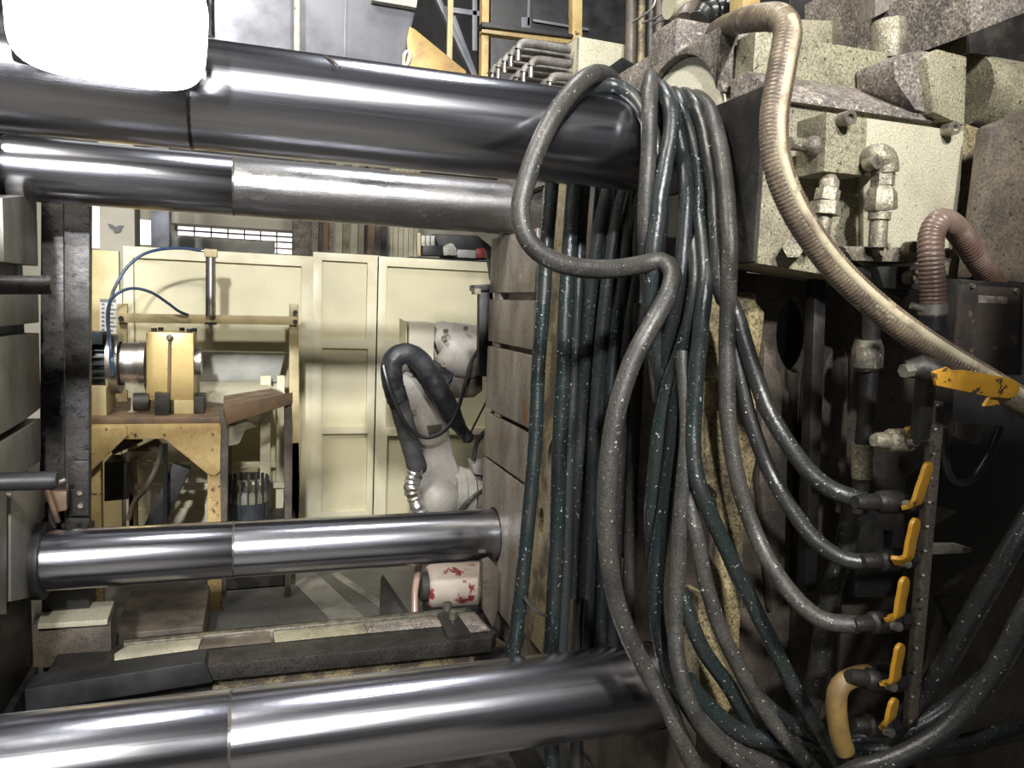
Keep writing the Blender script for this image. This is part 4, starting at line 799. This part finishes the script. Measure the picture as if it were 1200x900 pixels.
t.part('mounting_block', M().prism(yp([(181, 460), (198, 462), (198, 488), (181, 488)], y - 0.06), (0, 0.1, 0)), m_dark, 0.003)
t.part('output_bearing', M().cyl(V((b.x, y + 0.11, PY(227, 425, y).z)), V((b.x + 0.03, y + 0.11, PY(227, 425, y).z)), 0.07, n=28), m_alu)
t.part('breather_plug', M().sphere(PY(199, 396, y - 0.01), 0.017, 12), m_fitting)
t.part('drip_line', M().cyl(PY(199, 398, y - 0.004), PY(198, 462, y - 0.004), 0.008, n=8), m_rusty)
for x, yy in ((179, 0.05), (184, 0.15), (221, 0.05), (225, 0.15), (209, 0.19)): t.part('top_bolt', M().bolt(V((PY(x, 388, y).x, y + yy, a.z)), (0, 0, 1), 0.013, 0.018), m_black)
t.part('clamp_bracket', M().box(b.x + 0.0, b.x + 0.05, y - 0.02, y + 0.16, zt + 0.012, zt + 0.1), m_dark, 0.006)
t.done()
t = T('drive_motor', 'blue grey finned electric motor with polished coupling flanges', 'motor')
ym = 4.23; zc = PY(140, 426, ym).z
xx = lambda p: PY(p, 426, ym).x
t.part('motor_casing', M().cyl(V((xx(96), ym, zc)), V((xx(127), ym, zc)), 0.105, n=32), m_motor)
for k in range(13):
    an = math.radians(-100 + k * 17); d = V((0, -math.cos(an), math.sin(an)))
    t.part('cooling_fin', M().obox(V((xx(112), ym, zc)) + d * 0.11, X1 * 0.07, d * 0.012, d.cross(X1) * 0.003), m_motor)
t.part('terminal_box', M().box(xx(104), xx(126), ym - 0.12, ym + 0.02, zc + 0.10, zc + 0.16), m_motor, 0.006)
t.part('cable_gland', M().tube(spline([V((xx(110), ym - 0.13, zc + 0.12)), V((xx(108), ym - 0.15, zc + 0.09)), V((xx(107), ym - 0.15, zc))], 0.02), 0.014, 10), m_motor)
t.part('mounting_flange', M().cyl(V((xx(129), ym, zc)), V((xx(142), ym, zc)), 0.15, n=40), m_alu)
t.part('flange_gap', M().cyl(V((xx(142), ym, zc)), V((xx(144), ym, zc)), 0.11, n=40), m_dark)
t.part('coupling_housing', M().cyl(V((xx(144), ym, zc)), V((xx(165), ym, zc)), 0.108, n=40), m_alu)
t.part('clamp_ring', M().cyl(V((xx(165), ym, zc)), V((xx(172), ym, zc)), 0.115, n=40), m_alu)
t.part('motor_shelf', M().box(xx(98), xx(131), ym - 0.16, ym + 0.1, zt + 0.012, zt + 0.15), m_ochre_pale, 0.003)
t.part('support_strut', M().prism(yp([(146, 448), (168, 448), (170, 458), (158, 462), (157, 480), (162, 486), (146, 486), (153, 480), (154, 460), (147, 456)], ym - 0.06), (0, 0.04, 0)), m_cream_bright, 0.002)
t.part('hub_clutch', M().cyl(V((xx(160), ym - 0.1, zt + 0.07)), V((xx(178), ym - 0.1, zt + 0.07)), 0.045, n=16), m_dark)
t.done()
# gantry over the table with the air cylinder
t = T('cylinder_gantry', 'thin ochre gantry of two posts and a crossbar above the table', 'gantry')
y = 4.55
t.part('crossbar', M().prism(yp([(138, 367), (348, 371), (348, 381), (138, 378)], y), (0, 0.03, 0)), m_ochre_pale, 0.002)
t.part('post', M().prism(yp([(137, 356), (149, 356), (149, 500), (138, 500)], y + 0.03), (0, 0.03, 0)), m_ochre_pale, 0.002)
t.part('post', M().prism(yp([(339, 356), (350, 357), (351, 610), (339, 610)], y + 0.03), (0, 0.04, 0)), m_ochre_pale, 0.002)
t.part('post', M().box(PY(339, 600, y).x, PY(351, 600, y).x, y + 0.03, y + 0.07, 0, 0.75), m_ochre_pale, 0.002)
for x, yy in ((142, 373), (346, 377), (346, 366)): t.part('bar_bolt', M().bolt(PY(x, yy, y), (0, -1, 0), 0.013, 0.012), m_dark)
t.done()
t = T('air_cylinder', 'slim upright silver air cylinder fixed to the gantry crossbar', 'air cylinder')
yc = 4.50
t.part('barrel', M().cyl(PY(247, 300, yc), PY(247, 370, yc), 0.022, n=20), m_alu)
t.part('tie_rod', M().cyl(PY(242.5, 300, yc - 0.01), PY(242.5, 370, yc - 0.01), 0.006, n=8), m_dark)
t.part('tie_rod', M().cyl(PY(251.5, 300, yc), PY(251.5, 370, yc), 0.006, n=8), m_alu)
p = PY(247, 297, yc); t.part('end_cap', M().box(p.x - 0.032, p.x + 0.034, yc - 0.03, yc + 0.03, p.z - 0.02, p.z + 0.022), m_ochre_pale, 0.004)
t.part('hose_nipple', M().cyl(PY(236, 294, yc), PY(242, 294, yc), 0.009, n=10), m_bolt)
p = PY(247, 379, yc); t.part('lock_nut', M().box(p.x - 0.03, p.x + 0.03, yc - 0.02, yc + 0.02, p.z - 0.006, p.z + 0.006), m_black, 0.002)
t.part('piston_rod', M().cyl(PY(247, 380, yc), PY(247, 392, yc), 0.011, n=12), m_bolt)
t.done()
G = 'blue air hoses looping to the gantry'
def cable(name, l, r, m, lab, cat, g=None): return one(name, M().tube(spline([PY(*q) for q in l], 0.02), r, 8), m, lab, cat, g)
cable('air_hose', [(236, 294, 4.5), (215, 291, 4.48), (190, 292, 4.45), (168, 298, 4.42), (150, 312, 4.4), (137, 332, 4.38), (130, 350, 4.36), (127, 370, 4.3), (128, 390, 4.2), (131, 415, 4.06), (132, 440, 4.05)], 0.008, m_blue, 'higher blue hose reaching the air cylinder head', 'hose', G)
cable('air_hose', [(220, 369, 4.52), (210, 365, 4.48), (195, 354, 4.45), (178, 343, 4.42), (160, 338, 4.4), (145, 340, 4.38), (133, 348, 4.36), (127, 360, 4.3), (126, 378, 4.2), (129, 400, 4.06), (130, 430, 4.05)], 0.008, m_blue, 'lower blue hose ending at the crossbar', 'hose', G)
# outfeed tray, racks and bin
t = T('outfeed_tray', 'rusty brown sloping outfeed tray right of the table', 'tray')
q = [PY(259, 472, 3.9), PY(313, 456, 4.3), PY(343, 459, 4.3), PY(268, 480, 3.9)]
a, b = PY(264, 478, 3.92), PY(342, 461, 4.12)
t.part('tray_bottom', M().prism([PY(262, 478, 3.92), PY(336, 462, 4.1), PY(322, 456, 4.5), PY(262, 466, 4.4)], (0, 0, -0.012)), m_rusty, 0.002)
t.part('tray_side', M().prism([PY(262, 476, 3.92), PY(343, 460, 4.1), PY(343, 473, 4.1), PY(266, 498, 3.92)], (0, 0.012, 0)), m_rusty, 0.002)
t.part('tray_side', M().prism([PY(262, 464, 4.38), PY(320, 455, 4.5), PY(320, 460, 4.5), PY(262, 474, 4.38)], (0, 0.012, 0)), m_rusty, 0.002)
t.part('leg', M().prism(yp([(333, 472), (342, 470), (343, 500), (341, 700), (334, 700)], 4.12), (0, 0.04, 0)), m_brown, 0.002)
t.part('side_gusset', M().prism(yp([(266, 500), (292, 494), (280, 520), (266, 523)], 4.0), (0, 0.01, 0)), m_cream)
t.done()
t = T('rail_rack', 'low rack of cream rails and posts behind the table legs', 'rack')
for yy, yd in ((545, 4.75), (569, 4.65)): t.part('rail', M().prism(yp([(150 if yy > 560 else 165, yy - 1), (338, yy - 4), (338, yy + 3), (150 if yy > 560 else 165, yy + 6)], yd), (0, 0.03, 0)), m_fence_frame, 0.002)
for x0, x1 in ((305, 317), (324, 333), (150, 156), (172, 178)): p, q = PY(x0, 500, 4.7), PY(x1, 500, 4.7); t.part('post', M().box(p.x, q.x, 4.68, 4.72, 0, PY(x0, 440 if x0 > 300 else 540, 4.7).z), m_fence_frame, 0.002)
t.done()
t = T('grey_sheet_box', 'pale grey sheet metal box behind the gearbox', 'box')
t.part('box_body', M().prism(yp([(236, 412), (334, 414), (326, 448), (236, 446)], 4.80), (0, 0.12, 0)), m_sheet_grey, 0.003)
for x in (240, 318): p = PY(x, 447, 4.84); t.part('leg', M().box(p.x, p.x + 0.04, 4.83, 4.87, 0, p.z + 0.01), m_fence_frame)
t.done()
t = T('chute_hood', 'cream sloping hood below the grey sheet box', 'hood')
t.part('hood_sheet', M().prism([PY(234, 447, 4.78), PY(300, 445, 4.78), PY(332, 458, 4.55), PY(262, 470, 4.5), PY(234, 492, 4.5)], (0, 0.0, -0.015)), m_cream_bright, 0.001)
t.part('hood_skirt', M().prism(yp([(234, 490), (262, 472), (300, 500), (234, 520)], 4.62), (0, 0.02, 0)), m_cream, 0.001)
t.done()
t = T('lidded_bin', 'dark ribbed drum with a greenish cream lid under the rack', 'bin')
c = PY(291, 600, 4.45); r = 0.105
cs = []
t.part('drum', M().tube([V((c.x, 4.45, 0.0)), V((c.x, 4.45, PY(291, 586, 4.45).z))], r, 32), m_bin)
for k in range(16):
    a = 2 * math.pi * k / 16; d = V((math.cos(a), math.sin(a), 0)); t.part('drum_rib', M().obox(V((c.x, 4.45, 0.30)) + d * r, d * 0.006, d.cross(Z1) * 0.006, Z1 * 0.29), m_bin)
t.part('lid', M().tube([V((c.x, 4.45, PY(291, 586, 4.45).z)), V((c.x, 4.45, PY(291, 577, 4.45).z)), V((c.x, 4.45, PY(291, 573, 4.45).z))], [r * 1.05, r * 1.03, r * 0.9], 32), m_cream)
t.done()
one('dark_support_strut', M().beam(PY(214, 545, 4.2), PY(180, 618, 4.2), 0.07, 0.09), m_dark, 'dark slanting square strut under the table', 'strut', bevel=0.006)
one('dark_side_box', M().prism(yp([(122, 542), (148, 542), (150, 585), (122, 588)], 4.15), (0, 0.2, 0)), m_dark, 'dark box with a pale edge under the table, left', 'box', bevel=0.004)
cable('hanging_tube', [(190, 520, 4.12), (184, 545, 4.12), (172, 570, 4.12), (158, 588, 4.12), (150, 610, 4.1)], 0.013, m_brown, 'brown tube curving down beneath the table top', 'tube')
cable('hanging_tube', [(194, 520, 4.1), (194, 560, 4.1), (194, 612, 4.1)], 0.011, m_wire, 'straight dark tube hanging beneath the table top', 'tube')

# ================================================================ robot
t = T('industrial_robot', 'grey industrial robot arm with black sleeve reaching up by the platen', 'robot')
yr = 4.25
la = t.part('lower_arm', M().prism(yp([(468, 432), (474, 424), (486, 432), (500, 445), (512, 458), (520, 476), (527, 505), (531, 530), (538, 550), (538, 590), (520, 606), (492, 606), (488, 580), (491, 550), (486, 520), (478, 490)], yr - 0.06), (0, 0.13, 0)), m_robot, 0.018)
t.part('arm_recess', M().prism(yp([(500, 499), (518, 497), (517, 510), (503, 512)], yr - 0.066), (0, 0.01, 0)), m_brown, 0.002, parent=la)
for x, y in ((485, 483), (494, 526)): t.part('arm_bolt', M().bolt(PY(x, y, yr - 0.066), (0, -1, 0), 0.014, 0.02), m_fitting, parent=la)
c = PY(514, 585, yr - 0.05)
t.part('knee_hub', M().sphere(c, 0.12, 20, (1.05, 0.8, 1.05)), m_robot)
a = PY(522, 578, yr + 0.02)
for i, (x0, x1, r) in enumerate(((530, 541, 0.145), (542, 552, 0.138), (554, 585, 0.125))):
    p = PY(x0, 576, yr + 0.02); q = PY(x1, 576, yr + 0.02); t.part('base_joint', M().cyl(p, V((q.x, p.y, p.z)), r, n=36), m_robot)
t.part('base_column', M().tube([V((PY(560, 590, yr).x, yr + 0.02, 0)), V((PY(560, 590, yr).x, yr + 0.02, 0.42))], 0.16, 28), m_robot)
t.part('connector_box', M().prism(yp([(552, 541), (580, 541), (580, 560), (556, 556)], yr - 0.1), (0, 0.1, 0)), m_robot, 0.008)
wb = t.part('wrist_box', M().box(PY(476, 376, yr).x, PY(505, 376, yr).x, yr - 0.1, yr + 0.12, PY(476, 424, yr).z, PY(490, 377, yr).z), m_robot_box, 0.005)
t.part('box_side', M().prism([PY(468, 373, yr + 0.1), PY(476, 377, yr - 0.1), PY(476, 425, yr - 0.1), PY(468, 418, yr + 0.1)], (0.004, 0, 0)), m_fence, parent=wb)
p = PY(512, 382, yr); q = PY(585, 384, yr)
c = PY(540, 412, yr)
t.part('elbow_body', M().tube(spline([PY(506, 400, yr), PY(515, 398, yr), PY(530, 408, yr), PY(550, 418, yr), PY(562, 424, yr)], 0.02), [0.085 + 0.06 * math.sin(math.pi * min(1, i / 16)) for i in range(len(spline([PY(506, 400, yr), PY(515, 398, yr), PY(530, 408, yr), PY(550, 418, yr), PY(562, 424, yr)], 0.02)))], 24), m_robot)
t.part('elbow_housing', M().prism(yp([(509, 384), (515, 378), (540, 379), (575, 384), (575, 395), (540, 394), (522, 402), (512, 432), (508, 410)], yr + 0.0), (0, 0.12, 0)), m_robot, 0.012)
for x, y in ((522, 388), (520, 396), (545, 385), (519, 427)): t.part('housing_bolt', M().bolt(PY(x, y, yr - 0.13), (0, -1, 0), 0.014, 0.02), m_fitting)
t.part('lower_housing', M().prism(yp([(528, 432), (566, 438), (566, 458), (556, 466), (530, 467), (527, 450)], yr - 0.03), (0, 0.15, 0)), m_brown, 0.012)
sl = spline([PY(*q) for q in ((489, 548, 4.12), (481, 520, 4.10), (472, 488, 4.09), (463, 455, 4.08))], 0.015)
t.part('grey_sleeve', M().tube(sl, [0.054 + 0.001 * math.sin(i * 1.1) for i in range(len(sl))], 18), m_sleeve_grey, label='grey part of the cable sleeve')
sl = spline([PY(*q) for q in ((466, 470, 4.07), (460, 448, 4.06), (459, 428, 4.05), (466, 417, 4.05), (480, 415, 4.05), (494, 425, 4.06), (507, 445, 4.07), (520, 468, 4.08), (532, 490, 4.09), (545, 510, 4.10))], 0.012)
random.seed(3)
t.part('black_sleeve', M().tube(sl, [(0.057 if i < len(sl) * 0.8 else 0.057 - 0.03 * (i / len(sl) - 0.8) / 0.2) + random.uniform(-0.0015, 0.0015) for i in range(len(sl))], 18), m_sleeve, label='black hood shaped cable sleeve')
sl = spline([PY(*q) for q in ((488, 428, 4.2), (505, 436, 4.2), (522, 448, 4.2))], 0.02)
t.part('inner_sleeve', M().tube(sl, 0.07, 14), m_sleeve)
t.part('sleeve_tie', M().tube([PY(544, 506, 4.10), PY(549, 514, 4.10), PY(552, 516, 4.10)], [0.03, 0.036, 0.02], 12), m_black)
sl = spline([PY(*q) for q in ((489, 545, 4.12), (483, 562, 4.12), (484, 580, 4.12), (494, 606, 4.1))], 0.012)
t.part('foil_wrap', M().tube(sl, [0.040 + random.uniform(-0.006, 0.008) for i in sl], 14), m_foil, label='crumpled silver foil wrap')
t.done()
G = 'black cables around the robot arm'
cable('robot_cable', [(562, 408, 4.0), (552, 425, 3.98), (545, 450, 3.96), (538, 475, 3.95), (528, 497, 3.94), (512, 510, 3.94), (495, 512, 3.95), (478, 500, 3.96), (464, 475, 3.97), (454, 448, 3.98), (449, 428, 4.0)], 0.011, m_wire, 'black cable drawing a deep loop across the robot arm', 'cable', G)
cable('robot_cable', [(576, 452, 4.05), (570, 470, 4.06), (560, 490, 4.08), (551, 508, 4.09)], 0.006, m_wire, 'thin black cable from the black bracket to the sleeve end', 'cable', G)
cable('robot_cable', [(536, 602, 4.08), (546, 590, 4.06), (558, 580, 4.05), (573, 571, 4.0)], 0.013, m_rubber_dusty, 'grey hose arching over the robot base joint', 'cable', G)
cable('robot_cable', [(555, 540, 4.1), (558, 522, 4.1), (566, 508, 4.08), (578, 500, 4.05)], 0.014, m_rubber, 'dark hose curving up from the connector on the base joint', 'cable', G)
t = T('sensor_bracket', 'black upright bracket bolted to the far edge of the fixed platen', 'bracket')
t.part('upright', M().prism(yp([(562, 337), (578, 337), (577, 443), (561, 440)], 3.10), (0, 0.04, 0)), m_black, 0.003)
t.part('top_arm', M().prism(yp([(556, 334), (578, 333), (578, 340), (556, 341)], 3.08), (0, 0.08, 0)), m_dark, 0.002)
t.part('end_block', M().prism(yp([(556, 338), (564, 338), (564, 345), (556, 345)], 3.07), (0, 0.05, 0)), m_fitting, 0.002)
t.part('cable_clip', M().sphere(PY(574, 446, 3.10), 0.018, 8), m_fitting)
t.done()
one('torn_edge_strip', M().prism(yp([(570, 294), (575, 293), (580, 330), (575, 328)], 3.1), (0, 0.02, 0)), m_dark, 'thin dark slanting strip at the top corner of the platen edge', 'strip')

# ================================================================ behind the upper tie bar
t = T('overhead_duct', 'large dull blue grey sheet metal duct behind the upper tie bar', 'duct')
t.part('duct_body', M().prism(yp([(60, -120), (494, -40), (488, 12), (476, 62), (470, 110), (60, 90)], 3.6), (0, 0.7, 0)), m_duct, 0.02)
t.part('duct_seam', M().prism(yp([(405, -60), (407, -60), (404, 90), (402, 90)], 3.59), (0, 0.02, 0)), m_duct)
t.part('edge_strip', M().prism(yp([(436, -14), (490, -6), (488, 9), (436, 0)], 3.56), (0, 0.05, 0)), m_white_post, 0.003, label='speckled cream strip on the duct')
t.done()
one('thin_white_post', M().cyl(PY(348.5, -60, 3.4), PY(348, 90, 3.4), 0.013, n=12), m_white_post, 'thin white speckled post in front of the duct', 'post')
one('heat_stained_bracket', M().prism(yp([(480, 31), (486, 34), (546, 83), (548, 100), (470, 104), (478, 62), (477, 45)], 3.58), (0, 0.02, 0)), m_bracket, 'ochre heat stained triangular plate right of the duct', 'plate', bevel=0.002)
one('curled_strap', M().tube(spline([PY(473, 78, 3.57), PY(474, 64, 3.57), PY(479, 60, 3.57), PY(480, 70, 3.57), PY(474, 80, 3.57)], 0.01), 0.008, 8), m_white_post, 'small curled pale strap at the foot of the stained plate', 'strap')
t = T('yellow_scaffold', 'yellow steel frame of posts and one beam behind the upper bar', 'frame')
t.part('post', M().prism(yp([(566, -60), (574, -60), (572, 110), (564, 110)], 3.5), (0, 0.05, 0)), m_ochre, 0.002)
t.part('post', M().prism(yp([(671, -60), (683, -60), (682, 60), (671, 60)], 3.5), (0, 0.05, 0)), m_ochre, 0.002)
t.part('beam', M().prism(yp([(565, 31), (672, 43), (672, 52), (565, 38)], 3.48), (0, 0.05, 0)), m_ochre, 0.002)
t.part('beam_cap', M().prism(yp([(565, 25), (672, 40), (672, 44), (565, 31)], 3.46), (0, 0.08, 0)), m_black, 0.002)
t.done()
t = T('truss_braces', 'grey diagonal steel braces in the dark between duct and yellow frame', 'braces')
for a, b, w in (((508, -10), (560, 100), 0.05), ((530, 20), (556, 90), 0.04), ((515, 10), (600, 22), 0.02), ((556, -40), (556, 60), 0.02)):
    t.part('brace', M().beam(PY(*a, 4.6), PY(*b, 4.6), w, 0.03), m_duct, 0.003)
t.part('upright', M().beam(PY(529, -60, 4.4), PY(526, 90, 4.4), 0.025, 0.03), m_ochre_pale, 0.002)
t.done()
t = T('dark_control_screen', 'dark cabinet wall with faint frames behind the yellow frame', 'cabinet')
t.part('cabinet_wall', M().prism(yp([(575, -80), (745, -60), (735, 130), (575, 110)], 4.4), (0, 0.3, 0)), m_black, 0.01)
for l in ([(611, 20), (622, 20), (622, 33), (611, 32)], [(625, 22), (690, 33), (690, 36), (625, 25)], [(619, -20), (622, -20), (621, 30), (618, 30)]): t.part('frame_strip', M().prism(yp(l, 4.38), (0, 0.02, 0)), m_duct, 0.001)
t.done()
# manifold with rows of elbow pipes
t = T('pipe_manifold', 'speckled cream manifold block with rows of grey elbow pipes on its left', 'manifold')
yb = 2.95
t.part('manifold_block', M().prism(yp([(677, 42), (733, 52), (731, 100), (727, 172), (671, 172)], yb), (0, 0.35, 0)), m_cream_bright, 0.006)
t.part('block_side', M().prism([PY(664, 51, yb + 0.12), PY(677, 43, yb), PY(674, 115, yb), PY(661, 108, yb + 0.12)], (0.01, 0, 0)), m_grime, 0.003)
def elbow(x, y, xr, yd, k):
    a = PY(xr, y + (xr - x) * 0.12, yd + k * 0.085); b = PY(x, y, yd); b = V((b.x, a.y, b.z + 0.0))
    dz = -0.035
    pts = spline([V((a.x, a.y, b.z)), V((b.x + 0.05, a.y, b.z)), V((b.x + 0.012, a.y, b.z - 0.006)), V((b.x, a.y, b.z - 0.03))], 0.01)
    i = t.part('elbow_pipe', M().tube(pts, 0.017, 12), m_pipe)
    t.part('drop_ferrule', M().cyl(V((b.x, a.y, b.z - 0.03)), V((b.x, a.y, b.z - 0.07)), 0.010, n=10), m_alu, parent=i)
for k in range(5): elbow(608, 49, 668, 2.9, k)
for k in range(4): elbow(623, 69, 668, 2.9, k)
for k in range(4): elbow(645, 88, 668, 2.9, k)
t.done()
one('black_gutter', M().prism([PY(711, 80, 2.6), PY(729, 67, 2.75), PY(745, 76, 2.75), PY(722, 92, 2.6)], (0, 0, -0.17)), m_black, 'small black gutter beside the manifold block', 'gutter')
G = 'upright brown pipes between manifold and housing'
for k, (x0, x1, r, m) in enumerate(((741, 738, 0.022, m_brown), (753, 750, 0.016, m_grime_yellow), (764, 761, 0.014, m_rubber_dusty), (774, 771, 0.02, m_brown))):
    one('upright_pipe', M().cyl(PY(x0, -60, 2.9), PY(x1, 120, 2.9), r, n=14), m, ('stout brown pipe nearest the dark cabinet', 'second brown pipe from the dark cabinet, yellowish', 'thin grey pipe behind the hanging wires', 'brown pipe nearest the grime caked block')[k], 'pipe', G)
G = 'bent wires hanging above the tie bar housing'
for k, l in enumerate(([(769, -20), (768, 0), (762, 12), (741, 26)], [(781, 0), (779, 12), (770, 20), (753, 27)], [(792, 6), (786, 18), (775, 24), (766, 28)])):
    one('hanging_wire', M().tube(spline(yp(l, 2.4), 0.01), 0.004, 8), m_alu, ('left bent wire, longest of three', 'middle bent wire of three', 'right bent wire touching the round cap')[k], 'wire', G)
one('round_cap', M().tube([PY(784, 4, 2.05), PY(800, 6, 2.05)], [0.042, 0.044], 28), m_cream_bright, 'cream round end cap above the grime caked block', 'cap')
one('cap_pipe', M().cyl(PY(814, -20, 2.1), PY(803, 26, 2.0), 0.03, n=18), m_brown, 'thick brown pipe slanting behind the cream round cap', 'pipe')
c = spline([PY(*q) for q in ((820, 24, 1.9), (828, 14, 1.9), (845, 13, 1.9), (873, 12, 1.9))], 0.006)
one('bellows_hose', M().tube(c, [0.028 + 0.003 * (1, 0, -1, 0)[i % 4] for i in range(len(c))], 16), m_rubber, 'short grey bellows hose above the housing, partly ochre', 'hose')
one('ochre_pillar', M().prism(yp([(872, -40), (894, -40), (890, 18), (870, 18)], 1.75), (0, 0.06, 0)), m_ochre, 'ochre and brown upright bar at the top edge left of the black housing', 'bar', bevel=0.004)
